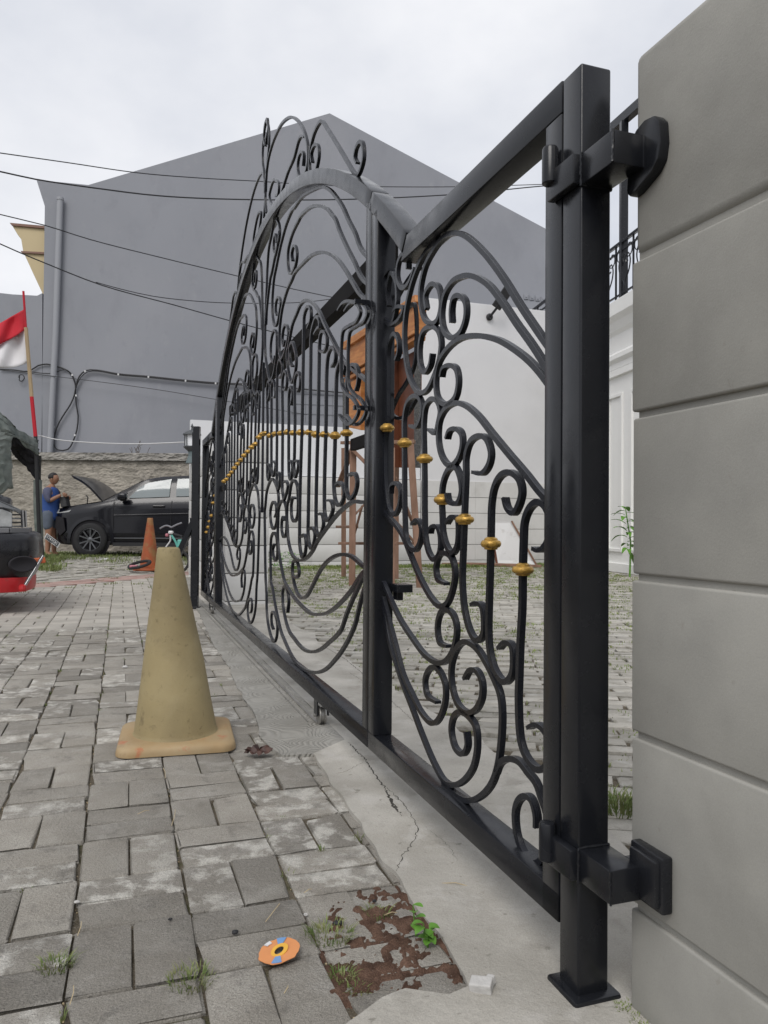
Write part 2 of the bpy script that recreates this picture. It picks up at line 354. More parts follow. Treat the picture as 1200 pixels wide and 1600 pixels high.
def slab(name, poly, top, mtl, bot=-.03, parent=None, bump=.0015):
    """a flat poured slab: edge loop filled, subdivided a little so its top is not dead flat"""
    bm = bmesh.new(); vs = [bm.verts.new((x, y, top)) for x, y in poly]
    f = bm.faces.new(vs); bmesh.ops.triangulate(bm, faces=[f])
    e = bmesh.ops.extrude_edge_only(bm, edges=[e for e in bm.edges if e.is_boundary])
    for v in e['geom']:
        if isinstance(v, bmesh.types.BMVert): v.co.z = bot
    bmesh.ops.recalc_face_normals(bm, faces=bm.faces)
    me = bpy.data.meshes.new(name); bm.to_mesh(me); bm.free(); me.materials.append(mtl)
    return struct(place(bpy.data.objects.new(name, me), parent))
swirl = wobble(GP+SPLIT[1:]+[(-.137, 2.84), (-.583, 4.15), (-1.23, 6.04), (-1.685, 7.365), (-2.2, 8.9), (-2.75, 11.2), (-2.95, 11.1), (-2.234, 8.86), (-1.887, 7.665)], .008, .05, 3)
slab('cement_strip', swirl, .006, SWIRL)
yard_r = list(reversed(YARD_L))
light = wobble(LIGHT_L, .006, .03, 5)[:-14]+[(-.3, .8), (.9, .8)]
lp = [(-.3, .8), (.95, .75)]
def wob_line(pts, amp, step, seed):
    out = []
    for i in range(len(pts)-1):
        a, b = Vector(pts[i]+(0,)), Vector(pts[i+1]+(0,)); n = max(1, int((b-a).length/step))
        for k in range(n):
            p = a+(b-a)*k/n; q = p*9
            out.append((p.x+amp*noise.noise((q.x, q.y, seed))*2, p.y+amp*noise.noise((q.x, q.y, seed+7))*2))
    out.append(pts[-1]); return out
light = wob_line([(-.3, .8), (-.25, 1.02)]+list(reversed(LIGHT_L))[2:], .006, .025, 5)+SPLIT[1:]+[(-.137, 2.84), (-.583, 4.15), (-1.23, 6.04), (-1.685, 7.365), (-2.0, 8.3), (-1.6, 8.9)]+wob_line(YARD_L, .02, .06, 8)+[(.95, .75)]
slab('cement_apron', light, .0065, CEM)

U0, T0, MOD = -.0797, 1.847, .2223
def proto_paver(k, L=.2158, W=.1058, Hh=.06, mtl=PAVER):
    r = random.Random(k+40); b = MB(); b.box((0, 0, -Hh/2), (L, W, Hh))
    me = b.mesh('paver', mtl, bevel=.0045, segs=2)
    for v in me.vertices:
        co = v.co
        if co.z > -.02:
            cx = abs(co.x) > L/2-.012 and abs(co.y) > W/2-.012
            j = .0016+(.003 if cx else 0)
            co.x += r.uniform(-j, j)-(.004*r.random() if cx and co.x > 0 else 0); co.y += r.uniform(-j, j)*.8; co.z += r.uniform(-.0012, .0006)
    # worn corner on some
    if k % 3 == 0:
        sx, sy = r.choice((-1, 1)), r.choice((-1, 1))
        for v in me.vertices:
            if v.co.x*sx > L/2-.02 and v.co.y*sy > W/2-.02 and v.co.z > -.02:
                v.co.x -= sx*.013; v.co.y -= sy*.008; v.co.z -= .003
    me.polygons.foreach_set('use_smooth', [True]*len(me.polygons))
    try: me.set_sharp_from_angle(angle=radians(50))
    except Exception: pass
    return me
PV = [proto_paver(k) for k in range(9)]
PY = [proto_paver(k+20, mtl=PAVER_YARD1) for k in range(5)]
red_a, red_b = Vector((-4.7, 8.2, 0)), Vector((-2.75, 12.25, 0))       # near edge of the red band
rd = (red_b-red_a).normalized(); rn = Vector((-rd.y, rd.x, 0))
def beyond(p): return (Vector((p[0], p[1], 0))-red_a).dot(rn)
def cov(p):
    return all(inside((p.x+dx, p.y+dy), swirl) or inside((p.x+dx, p.y+dy), light) for dx, dy in ((-.16, .0), (.16, 0), (.0, .16), (0, -.16), (.12, .12), (-.12, -.12), (.12, -.12), (-.12, .12)))
cells = []
for i in range(-46, 12):
    for j in range(-6, 62):
        u0 = U0+i*MOD; t0 = T0+j*MOD
        if (i+j) % 2 == 0: q = [(u0+MOD*.25, t0+MOD/2, 1), (u0+MOD*.75, t0+MOD/2, 1)]
        else: q = [(u0+MOD/2, t0+MOD*.25, 0), (u0+MOD/2, t0+MOD*.75, 0)]
        for u, t, o in q:
            p = GN*u+GD*t
            if p.y < .75 or beyond(p) > 0: continue
            if cov(p): continue
            gp_ = (p-GO); 
            if gp_.dot(GN) > .3: continue
            if inside(p, [(x, y) for x, y in YARD_L]+[(8, .8), (8, 16), (-1.6, 16)]): continue
            s = seen(p)
            if s is None or not (-260 < s[0] < 1300) or s[1] > 1900: continue
            vis = -20 < s[0] < 1220 and s[1] < 1625
            cells.append(((p-Vector((0, 0, H))).length+(0 if vis else 3), p, o, u, t))
cells.sort(key=lambda c: c[0])
pavement = struct(MB_ := bpy.data.objects.new('pavement', None)); COL.objects.link(pavement)
bed = MB(); bed.quad((-9, .2, -.0105), (1.2, .2, -.0105), (1.2, 13, -.0105), (-9, 13, -.0105)); struct(bed.build('joint_bed', SOIL, pavement))
stuff = MB(); tones = []
def loose_box(b, p, a, L, W, z, r, Hh=.05):
    ca, sa = cos(a), sin(a); ax = Vector((ca, sa, 0)); ay = Vector((-sa, ca, 0)); base = len(b.v); vs = []
    tx, ty = r.uniform(-.012, .012), r.uniform(-.02, .02)
    for k, (ins, zz) in enumerate(((0, -Hh), (0, -.005), (.006, 0))):
        for i, j in ((-1, -1), (1, -1), (1, 1), (-1, 1)):
            x, y = i*(L/2-ins)+r.uniform(-.002, .002), j*(W/2-ins)+r.uniform(-.002, .002)
            q = p+ax*x+ay*y; q = Vector((q.x, q.y, p.z+z+zz+x*tx+y*ty)); vs.append(q)
    fs = [(8, 9, 10, 11)]
    for k in (0, 4):
        for i in range(4): fs.append((k+i, k+(i+1) % 4, k+4+(i+1) % 4, k+4+i))
    b.add(vs, fs); b.tone += [r.random()]*12
for n, (d, p, o, u, t) in enumerate(cells):
    a = GA+(pi/2 if o else 0)+R_.uniform(-.008, .008)
    zz = R_.uniform(-.002, .002)+.004*noise.noise((p.x*1.1, p.y*1.1, 3))
    p = p+Vector((R_.uniform(-.0018, .0018), R_.uniform(-.0018, .0018), 0))
    if any(inside((p.x+dx, p.y+dy), q_) for q_ in (swirl, light) for dx, dy in ((-.09, 0), (.09, 0), (0, .09), (0, -.09))): zz = min(zz, 0)-.003
    if n < 298:
        ob = bpy.data.objects.new('paver', R_.choice(PV)); ob.location = (p.x, p.y, zz)
        ob.rotation_euler = (R_.uniform(-.010, .010), R_.uniform(-.010, .010), a+(pi if R_.random() < .5 else 0)); place(ob, pavement)
    else:
        loose_box(stuff, p, a, .216, .106, zz, R_)
def with_tone(b, name, mtl, parent, **k):
    o = b.build(name, mtl, parent, fix=False, **k); at_ = o.data.attributes.new('tone', 'FLOAT', 'POINT'); at_.data.foreach_set('value', b.tone); return o
tag(with_tone(stuff, 'far_pavers', PAVER_FAR, pavement), kind='stuff')
# red band of pavers and the rougher ramp beyond it
redb = MB()
for k in range(-6, 34):
    for c in range(5):
        p = red_a+rd*(k*.215+(.1 if c % 2 else 0))+rn*(.055+c*.11)
        loose_box(redb, p+Vector((0, 0, .004)), atan2(rd.y, rd.x), .208, .103, R_.uniform(-.003, .003), R_)
struct_red = with_tone(redb, 'red_paver_band', PAVER_RED, None); struct(struct_red)
def ramp_z(p):
    d = max(0, beyond(p)-.55); return min(.125, d*.055)
rampb = MB()
for k in range(-8, 60):
    for c in range(0, 75):
        p = red_a+rd*(k*.215+(.1 if c % 2 else 0))+rn*(.61+c*.11)
        s = seen(p)
        if s is None or not (-60 < s[0] < 345) or p.y > 17.6: continue
        if R_.random() < .02: continue
        p.z = ramp_z(p)
        loose_box(rampb, p, atan2(rd.y, rd.x), .204, .10, R_.uniform(-.006, .006), R_)
rp = struct(bpy.data.objects.new('parking_ramp', None)); COL.objects.link(rp)
tag(with_tone(rampb, 'ramp_pavers', PAVER_YARD, rp), kind='stuff')
rs = MB()
gx = [(-i*.6) for i in range(0, 30)]
grid = [[red_a+rd*(k*.8-3)+rn*(.5+c*.6) for c in range(22)] for k in range(22)]
for k in range(21):
    for c in range(21):
        q = [grid[k][c], grid[k+1][c], grid[k+1][c+1], grid[k][c+1]]
        rs.add([Vector((a.x, a.y, ramp_z(a)-.012)) for a in q], [(0, 1, 2, 3)])
struct(rs.build('ramp_bed', YSOIL, rp))

# courtyard: long rows of pavers with grass in the joints
yard = struct(bpy.data.objects.new('courtyard', None)); COL.objects.link(yard)
yb = MB(); yb.quad((-3, .7, -.023), (14, .7, -.023), (14, 17.5, -.023), (-3, 17.5, -.023)); struct(yb.build('courtyard_bed', YSOIL, yard))
YA = radians(-7); yx, yy = Vector((cos(YA), sin(YA), 0)), Vector((-sin(YA), cos(YA), 0))
yc = []
for r_ in range(-16, 204):
    for c in range(-26, 52):
        p = yx*((c+(.5 if r_ % 2 else 0))*.219)+yy*(r_*.086)
        if p.y < 1.0 or p.y > 15.6: continue
        gq = p-GO
        if gq.dot(GN) < .05: continue
        if inside(p, light) or inside(p, swirl): continue
        s = seen(p)
        if s is None or not (330 < s[0] < 1090) or s[1] > 1500: continue
        vis = 350 < s[0] < 995 and s[1] < 1340
        yc.append(((p-Vector((0, 0, H))).length+(0 if vis else 2), p))
yc.sort(key=lambda c: c[0]); ystuff = MB()
for n, (d, p) in enumerate(yc):
    zz = R_.uniform(-.008, .005)+.008*noise.noise((p.x*.9, p.y*.9, 9)); a = YA+R_.uniform(-.03, .03)
    if R_.random() < .01: continue
    if n < 298:
        ob = bpy.data.objects.new('paver', R_.choice(PY)); ob.location = (p.x, p.y, zz); ob.scale = (.96, .735, 1)
        ob.rotation_euler = (R_.uniform(-.03, .03), R_.uniform(-.015, .015), a); place(ob, yard)
    else: loose_box(ystuff, p+Vector((R_.uniform(-.004, .004), R_.uniform(-.004, .004), 0)), a, .206, .078, zz, R_)
tag(with_tone(ystuff, 'courtyard_pavers', PAVER_YARD, yard), kind='stuff')

# reddish sandy soil spilling over the pavers
def soil_patch(name, c, rx, ry, rot, amp, mtl, seed, n=46):
    vs, fs = [], []; ca, sa = cos(rot), sin(rot)
    for i in range(n+1):
        for j in range(n+1):
            x, y = (i/n*2-1), (j/n*2-1); r = sqrt(x*x+y*y)
            px, py = c[0]+ca*x*rx-sa*y*ry, c[1]+sa*x*rx+ca*y*ry
            h = (1-r**2)*.007+amp*noise.fractal((px*26, py*26, seed), .7, 2.2, 6)*.5+amp*.25*noise.noise((px*150, py*150, 1))
            vs.append((px, py, -.0068+h if r < 1.2 else -.03))
    for i in range(n):
        for j in range(n): fs.append((i*(n+1)+j, (i+1)*(n+1)+j, (i+1)*(n+1)+j+1, i*(n+1)+j+1))
    b = MB(); b.add(vs, fs); o = b.build(name, mtl, None, smooth=True); return tag(o, kind='stuff')
soil_patch('red_soil', (.02, 1.52), .15, .19, .3, .022, REDSOIL, 4)
soil_patch('red_soil', (-.03, 1.37), .09, .06, .5, .012, REDSOIL, 9)

# cracks in the apron: jagged dark strips coloured as shadowed, soil-filled gaps
def crack(pts, w, seed):
    r = random.Random(seed); P = [ground(x, y, .0069) for x, y in pts]; fine = []
    for a, b in zip(P[:-1], P[1:]):
        n = max(2, int((b-a).length/.008))
        for k in range(n):
            fine.append(a+(b-a)*k/n+Vector((r.uniform(-.004, .004), r.uniform(-.004, .004), 0)))
    fine.append(P[-1]); vs, fs = [], []
    for i, p in enumerate(fine):
        t = (fine[min(i+1, len(fine)-1)]-fine[max(0, i-1)]).normalized(); nn = Vector((-t.y, t.x, 0))
        ww = w*(.35+r.random())*(1 if 2 < i < len(fine)-3 else .3); vs += [p+nn*ww, p-nn*ww]
    fs = [(2*i, 2*i+1, 2*i+3, 2*i+2) for i in range(len(fine)-1)]
    b = MB(); b.add(vs, fs); return b
ck = MB()
for pts, w, sd_ in (([(545, 1160), (572, 1188), (585, 1210), (600, 1228), (612, 1250), (628, 1275)], .0022, 1), ([(600, 1228), (622, 1246), (640, 1270), (652, 1292), (650, 1312), (630, 1335), (618, 1362)], .0012, 2),
                    ([(606, 1240), (615, 1262), (622, 1268)], .005, 3), ([(572, 1188), (540, 1205), (520, 1210)], .0006, 4), ([(665, 1292), (700, 1320), (715, 1345)], .0004, 6), ([(510, 1012), (540, 1030), (566, 1052), (580, 1075)], .0022, 7), ([(545, 1050), (600, 1085), (650, 1130)], .0010, 8)):
    c_ = crack(pts, w, sd_); ck.add(c_.v, c_.f)
ap = [o for o in COL.objects if o.name == 'cement_apron'][0]
tag(ck.build('crack', CRACK, ap, fix=False), kind='stuff')
# steel track let into the cement
tr = MB(); a, b = G(1.86, .007, .015), G(6.5, .007, .015)
tr.bar(a, b, .012, .012); tr.bar(G(1.9, .0025, .045), G(6.5, .0025, .045), .004, .012)
tag(tr.build('sliding_track', STEEL), 'thin rusty steel track strip set in the cement under the gate', 'gate track')

# ================================================================== GRASS, WEEDS, LITTER
def blades(b, c, n, rad, h, r, w=.0022, lean=.5, n3=2):
    for k in range(n):
        a = r.uniform(0, 2*pi); q = rad*sqrt(r.random()); p = Vector((c[0]+q*cos(a), c[1]+q*sin(a), c[2]))
        d = Vector((cos(a+r.uniform(-1, 1)), sin(a+r.uniform(-1, 1)), 0))*r.uniform(.2, lean); hh = h*r.uniform(.45, 1.1)
        s_ = Vector((-d.y, d.x, 0)).normalized()*w*r.uniform(.6, 1.2)
        m1 = p+Vector((0, 0, hh*.6))+d*hh*.45; m2 = p+Vector((0, 0, hh*.85))+d*hh*1.25
        b.add([p-s_, p+s_, m1+s_*.8, m1-s_*.8, m2], [(0, 1, 2, 3), (3, 2, 4)])
r = random.Random(3)
for (x, y, n, rad, h, lab) in ((515, 1462, 150, .045, .032, 'tuft of green grass between pavers right of the orange disc'), (88, 1508, 70, .030, .030, 'grass tuft in the paver joint at the lower left'),
                           (300, 1530, 90, .040, .028, 'grass tuft in the joint left of the orange disc'), (590, 1428, 50, .024, .030, 'thin grass tuft on the reddish soil patch'),
                           (535, 1525, 60, .022, .022, 'low weeds below the disc beside the reddish soil'), (560, 1545, 30, .02, .018, 'small weed clump near the bottom cement edge'), (966, 1262, 130, .07, .075, 'tall grass tuft in the courtyard beside the pillar')):
    c = ground(x, y); b = MB(); blades(b, (c.x, c.y, -.006), int(n*1.6), rad, h*.8, r, w=.0011 if h < .05 else .002, lean=.9)
    tag(b.build('grass_tuft', GRASS, None, fix=False, at=(c.x, c.y, 0)), lab, 'grass')
jg = MB()
for n, (d, p, o, u, t) in enumerate(cells[:900]):
    k = noise.noise((p.x*2.2, p.y*2.2, 6))
    if k > .12 and R_.random() < .75 or R_.random() < .07:
        q = GN*(U0+round((u-U0)/MOD)*MOD)+GD*(t+R_.uniform(-.1, .1)) if R_.random() < .7 else GN*u+GD*(T0+round((t-T0)/MOD)*MOD)
        if inside(q, swirl) or inside(q, light): continue
        blades(jg, (q.x, q.y, -.012), R_.randint(8, 26), R_.uniform(.006, .02), R_.uniform(.014, .026), R_, w=.0013)
for k in range(60):
    q = red_a+rd*R_.uniform(0, 5)+rn*R_.uniform(-1.2, 2.6); q.z = ramp_z(q); blades(jg, q, 20, .09, .03, R_, w=.004)
for k in range(240):
    q = Vector((R_.uniform(-7.6, -3.6), R_.uniform(13.3, 16.9), 0)); q.z = ramp_z(q); blades(jg, q, 22, .2, .07, R_, w=.006)
for k in range(40):
    q = ground(R_.uniform(55, 95), R_.uniform(874, 889), .1); q.z = ramp_z(q); blades(jg, q, 30, .12, .12, R_, w=.006)
tag(jg.build('joint_grass', GRASS, None, fix=False), kind='stuff')
yg = MB()
for n, (d, p) in enumerate(yc):
    k = noise.noise((p.x*1.1, p.y*.9, 2))+.35*noise.noise((p.x*4, p.y*4, 4))
    far = min(1, max(0, (p.y-3)/9))
    if k > -.08-.2*far and R_.random() < .8:
        for q in range(2): blades(yg, (p.x+R_.uniform(-.1, .1), p.y+.043+R_.uniform(-.01, .01), -.012), 12, .05, R_.uniform(.018, .032)+.014*far, R_, w=.0025+.002*far)
for k in range(1500):
    x = R_.uniform(-1.6, 6); y = 15.1+.342*x-R_.random()**2*1.2
    blades(yg, (x, y, -.01), 16, .14, .07, R_, w=.008)
tag(yg.build('courtyard_grass', GRASSY, None, fix=False), kind='stuff')
# straw bits and grit
st = MB()
for (x, y, dx, dy) in ((268, 1290, 6, -25), (415, 1440, 22, -28), (255, 1200, 3, 16), (127, 1440, -6, 22), (450, 1540, -6, 12), (475, 1395, 12, -6), (215, 1272, 18, -6), (690, 1380, 40, 4), (600, 1430, 20, -4), (115, 1540, -6, 30)):
    a = ground(x, y, .006); c_ = ground(x+dx, y+dy, .006); st.tube([a, (a+c_)/2+Vector((.003, 0, .004)), c_], .0009, 4)
for k in range(900):
    d, p, o, u, t = R_.choice(cells[:420]); u2 = U0+round((u-U0)/MOD)*MOD+R_.uniform(-.006, .006); q = GN*u2+GD*(t+R_.uniform(-.11, .11)); s = R_.uniform(.0010, .0028)
    st.box((q.x, q.y, -.0088), (s, s*1.4, s), (cos(k), sin(k), 0), (-sin(k), cos(k), 0))
tag(st.build('straw_and_grit', STRAW, None, fix=False), kind='stuff')
def pebble(name, px, sz, mtl, label, cat, flat=.6, seed=0):
    c = ground(*px, .004); bm = bmesh.new(); bmesh.ops.create_icosphere(bm, subdivisions=2, radius=1)
    for v in bm.verts:
        k = 1+.35*noise.noise(v.co*1.3+Vector((seed, 0, 0))); v.co = Vector((v.co.x*k*sz, v.co.y*k*sz*.8, v.co.z*k*sz*flat+sz*flat*.6))
    me = bpy.data.meshes.new(name); bm.to_mesh(me); bm.free(); me.materials.append(mtl); o = bpy.data.objects.new(name, me); o.location = c; COL.objects.link(o); tag(o, label, cat); return o
pebble('pebble', (367, 1458), .0065, SPOT, 'black pebble on a paver edge left of the orange disc', 'pebble', seed=1)
pebble('pebble', (528, 1443), .010, SPOT, 'larger black lump on the paver above the grass tuft', 'pebble', .35, seed=2)
pebble('pebble', (585, 1409), .005, SPOT, 'small black pebble on the reddish soil', 'pebble', seed=3)
pebble('pebble', (266, 1437), .004, SPOT, 'tiny black speck of stone left on the middle paver', 'pebble', seed=5)
pebble('pebble', (120, 1410), .006, STONE, 'white bottle-cap sized stone in the grassy joint at left', 'stone', .4, seed=6)
pebble('pebble', (478, 1430), .0045, STONE, 'small white pebble in the joint right of the long paver', 'stone', seed=7)
pebble('pebble', (195, 1043), .014, STONE, 'small white bit on the pavers left of the tan cone', 'stone', .5, seed=8)
b = MB(); c = ground(752, 1552); b.box((c.x, c.y, .014), (.038, .026, .017), Vector((.93, -.3, .1)).normalized(), Vector((.3, .93, .12)).normalized())
b.box((c.x+.014, c.y+.004, .017), (.014, .024, .014), Vector((.8, -.5, .1)).normalized(), Vector((.5, .8, .1)).normalized())
tag(b.build('stone_chip', STONE, None, bevel=.002, at=(c.x, c.y, 0)), 'pale broken stone chip lying on the cement near the bottom', 'stone')
b = MB(); c = ground(758, 903) if False else Vector((0, 0, 0))
# crumpled dry leaf
c = ground(403, 1180); vs, fs = [], []
for i in range(13):
    for j in range(9):
        a = (i/12-.5); w = sin(pi*i/12)**.6*.028*(1+.4*sin(i*2.1)); y = (j/8-.5)*2
        vs.append(c+Vector((a*.085+.01*sin(j*1.7), y*w*.9, .006+.024*(1-abs(y))*(.5+.5*sin(i*1.1+j*.8))+.012*abs(sin(i*.9)))))
for i in range(12):
    for j in range(8): fs.append((i*9+j, (i+1)*9+j, (i+1)*9+j+1, i*9+j+1))
b = MB(); b.add(vs, fs); tag(b.build('dry_leaf', DRYLEAF, None, at=c, smooth=True, fix=False), 'crumpled dark brown dry leaf on the pavers right of the tan cone', 'leaf')
# printed paper disc
c = ground(436, 1491, .004); t_ = thing('paper_disc', c, 'small orange and blue printed disc with a centre hole lying on the pavers', 'disc')
def ring(r0, r1, a0, a1, z, n=40, wob=0):
    b = MB(); vs = []; k = max(2, int(n*(a1-a0)/(2*pi)))
    for i in range(k+1):
        a = a0+(a1-a0)*i/k; w_ = wob*(noise.noise((cos(a)*3, sin(a)*3, 2)))
        vs += [c+Vector((r0*cos(a), r0*sin(a), z+.004*sin(a+1))), c+Vector(((r1+w_)*cos(a), (r1+w_)*sin(a), z+.006*sin(a+1)))]
    m_ = len(vs); vs += [v+Vector((0, 0, -.0012)) for v in vs]
    fs = []
    for i in range(k): fs += [(2*i, 2*i+1, 2*i+3, 2*i+2), (m_+2*i, m_+2*i+2, m_+2*i+3, m_+2*i+1), (2*i+1, m_+2*i+1, m_+2*i+3, 2*i+3), (2*i, 2*i+2, m_+2*i+2, m_+2*i)]
    b.add(vs, fs); return b
ring(.0155, .0375, 0, 2*pi, .007, 60, .004).build('rim', DISCO, t_)
ring(.0085, .0165, 0, 2*pi, .0078, 40).build('hub_print', DISCY, t_)
for a in (pi*.5, pi*1.5): ring(.0175, .036, a-.26, a+.26, .0084, 60).build('blue_print', DISCB, t_)
ring(.028, .0365, pi*.70, pi*.82, .0086, 90).build('torn_print', WHITEP, t_)
# seedling
def leafmesh(b, c, d, L, W, up=.3, droop=.2):
    d = Vector(d).normalized(); s_ = Vector((-d.y, d.x, 0)).normalized(); vs = []; n = 6
    for i in range(n+1):
        u = i/n; w = W*sin(pi*min(1, u*.92+.04))**.8; p = Vector(c)+d*L*u+Vector((0, 0, L*(up*u-droop*u*u)))
        vs += [p-s_*w+Vector((0, 0, w*.3)), p, p+s_*w+Vector((0, 0, w*.3))]
    fs = [(3*i+k, 3*i+k+1, 3*i+4+k, 3*i+3+k) for i in range(n) for k in (0, 1)]; b.add(vs, fs)
def seedling(name, base, stems, label, cat, sc=1, mtl=LEAF):
    t_ = thing(name, base, label, cat); sb = MB(); 
    rr = random.Random(int(abs(base[0])*1000)); leaves = []
    for (dx, dy, h, nl) in stems:
        top = Vector(base)+Vector((dx, dy, h)); mid = (Vector(base)+top)/2+Vector((dx*.15, -dy*.1, h*.08)); sb.tube([base, mid, top], [.0018*sc, .0014*sc, .0009*sc], 5)
        for k in range(nl):
            u = .35+.65*k/max(1, nl-1); p = Vector(base).lerp(top, u); a = rr.uniform(0, 2*pi) if sc < 3 else rr.uniform(pi*.6, pi*1.4)
            leaves.append((p, a))
    sb.build('stem', mtl, t_)
    for p, a in leaves:
        b = MB(); leafmesh(b, p, (cos(a), sin(a), 0), rr.uniform(.017, .024)*sc, rr.uniform(.007, .010)*sc, rr.uniform(.1, .7), rr.uniform(.2, .7)); b.build('leaf', mtl, t_, smooth=True, fix=False)
    return t_
c = ground(668, 1480); seedling('seedling', Vector((c.x, c.y, 0)), [(-.008, 0, .045, 5), (.006, .004, .035, 5), (.0, -.006, .025, 3)], 'small green seedling growing at the cement edge, right of the reddish soil', 'plant')
c = ground(650, 1462); seedling('seedling', Vector((c.x, c.y, 0)), [(-.006, .004, .058, 4)], 'thin taller green seedling just left of the leafier one', 'plant')

# ================================================================== THE GATE
SIDE_SCROLLS = {
    'a1': [(0.77,1.371),(0.781,1.41),(0.74,1.427),(0.691,1.406),(0.672,1.357),(0.693,1.323),(0.744,1.326),(0.796,1.361),(0.817,1.43),(0.785,1.485),(0.717,1.515),(0.652,1.523),(0.586,1.508),(0.523,1.477),(0.427,1.405),(0.341,1.326),(0.262,1.243),(0.218,1.199),(0.173,1.155),(0.124,1.108)],
    'a2': [(0.699,1.528),(0.786,1.524),(0.865,1.485),(0.921,1.419),(0.94,1.351),(0.93,1.281),(0.895,1.213),(0.825,1.158),(0.766,1.154),(0.723,1.177),(0.682,1.221),(0.671,1.26),(0.689,1.294),(0.744,1.318),(0.801,1.313),(0.82,1.273),(0.81,1.227),(0.78,1.204),(0.742,1.216),(0.728,1.244)],
    'a3': [(0.13,1.045),(0.176,1.086),(0.217,1.118),(0.284,1.159),(0.364,1.198),(0.471,1.231),(0.561,1.244),(0.636,1.234),(0.687,1.208),(0.704,1.165),(0.692,1.125),(0.634,1.098),(0.58,1.108),(0.564,1.14),(0.575,1.173),(0.613,1.191),(0.656,1.19),(0.667,1.172)],
    'a4': [(0.124,1.058),(0.176,1.114),(0.218,1.156),(0.277,1.21),(0.34,1.271),(0.409,1.33),(0.483,1.371),(0.542,1.389),(0.605,1.393),(0.65,1.374),(0.668,1.333),(0.654,1.288),(0.603,1.256),(0.551,1.259),(0.524,1.287),(0.526,1.322),(0.562,1.349),(0.596,1.35),(0.607,1.326),(0.604,1.294)],
    'a5': [(0.122,0.83),(0.181,0.862),(0.236,0.9),(0.312,0.949),(0.387,0.999),(0.459,1.048),(0.528,1.081),(0.59,1.094),(0.645,1.086),(0.679,1.059),(0.684,1.013),(0.66,0.97),(0.609,0.944),(0.567,0.954),(0.541,0.982),(0.542,1.012),(0.573,1.03),(0.616,1.029),(0.63,1.012)],
    'a6': [(0.911,1.522),(0.916,1.552),(0.954,1.579),(0.992,1.566),(1.002,1.526),(0.962,1.483),(0.9,1.48),(0.855,1.507)],
    'a7': [(1.074,1.46),(1.089,1.502),(1.06,1.555),(1.011,1.513),(1.003,1.451),(1.047,1.4),(1.111,1.43),(1.147,1.496),(1.122,1.557),(1.067,1.569)],
    'a8': [(1.043,1.394),(0.98,1.397),(0.947,1.418),(0.989,1.436),(1.031,1.432)],
    'l1': [(1.167,0.856),(1.063,0.821),(0.952,0.774),(0.878,0.715),(0.808,0.659),(0.731,0.613),(0.671,0.595),(0.626,0.605),(0.594,0.639),(0.578,0.683),(0.595,0.717),(0.628,0.729),(0.673,0.723),(0.696,0.69),(0.684,0.663),(0.627,0.654)],
    'l2': [(1.162,0.658),(1.074,0.598),(0.961,0.529),(0.859,0.487),(0.766,0.457),(0.68,0.451),(0.624,0.467),(0.581,0.505),(0.566,0.55),(0.582,0.579),(0.626,0.591),(0.665,0.578),(0.684,0.539),(0.669,0.505),(0.613,0.503)],
    'l3': [(1.155,0.624),(1.072,0.532),(0.998,0.452),(0.928,0.375),(0.856,0.334),(0.788,0.301),(0.713,0.291),(0.666,0.316),(0.631,0.369),(0.634,0.408),(0.68,0.436),(0.728,0.429),(0.764,0.392),(0.751,0.357),(0.678,0.352)],
    'l4': [(1.155,0.624),(1.089,0.52),(1.046,0.45),(0.943,0.357),(0.855,0.295),(0.774,0.238),(0.699,0.193),(0.63,0.169),(0.576,0.178),(0.515,0.21),(0.467,0.258),(0.451,0.307),(0.459,0.345),(0.498,0.361),(0.547,0.359),(0.583,0.336),(0.594,0.303),(0.572,0.27),(0.526,0.266),(0.501,0.293),(0.507,0.323)],
    'l5': [(0.641,0.161),(0.565,0.16),(0.495,0.169),(0.43,0.201),(0.378,0.246),(0.353,0.288),(0.338,0.346),(0.334,0.407),(0.343,0.443),(0.372,0.472),(0.416,0.503),(0.462,0.524),(0.52,0.528),(0.565,0.504),(0.596,0.455),(0.59,0.408),(0.558,0.376),(0.507,0.367),(0.46,0.384),(0.428,0.421),(0.429,0.453),(0.452,0.471),(0.489,0.468),(0.518,0.442)],
    'l6': [(0.357,0.275),(0.341,0.299),(0.305,0.319),(0.26,0.327),(0.224,0.316),(0.192,0.305),(0.175,0.286),(0.154,0.26),(0.149,0.221),(0.161,0.179),(0.194,0.152),(0.236,0.152),(0.266,0.177),(0.275,0.217),(0.263,0.246),(0.234,0.267),(0.209,0.268),(0.192,0.246),(0.19,0.221)],
}
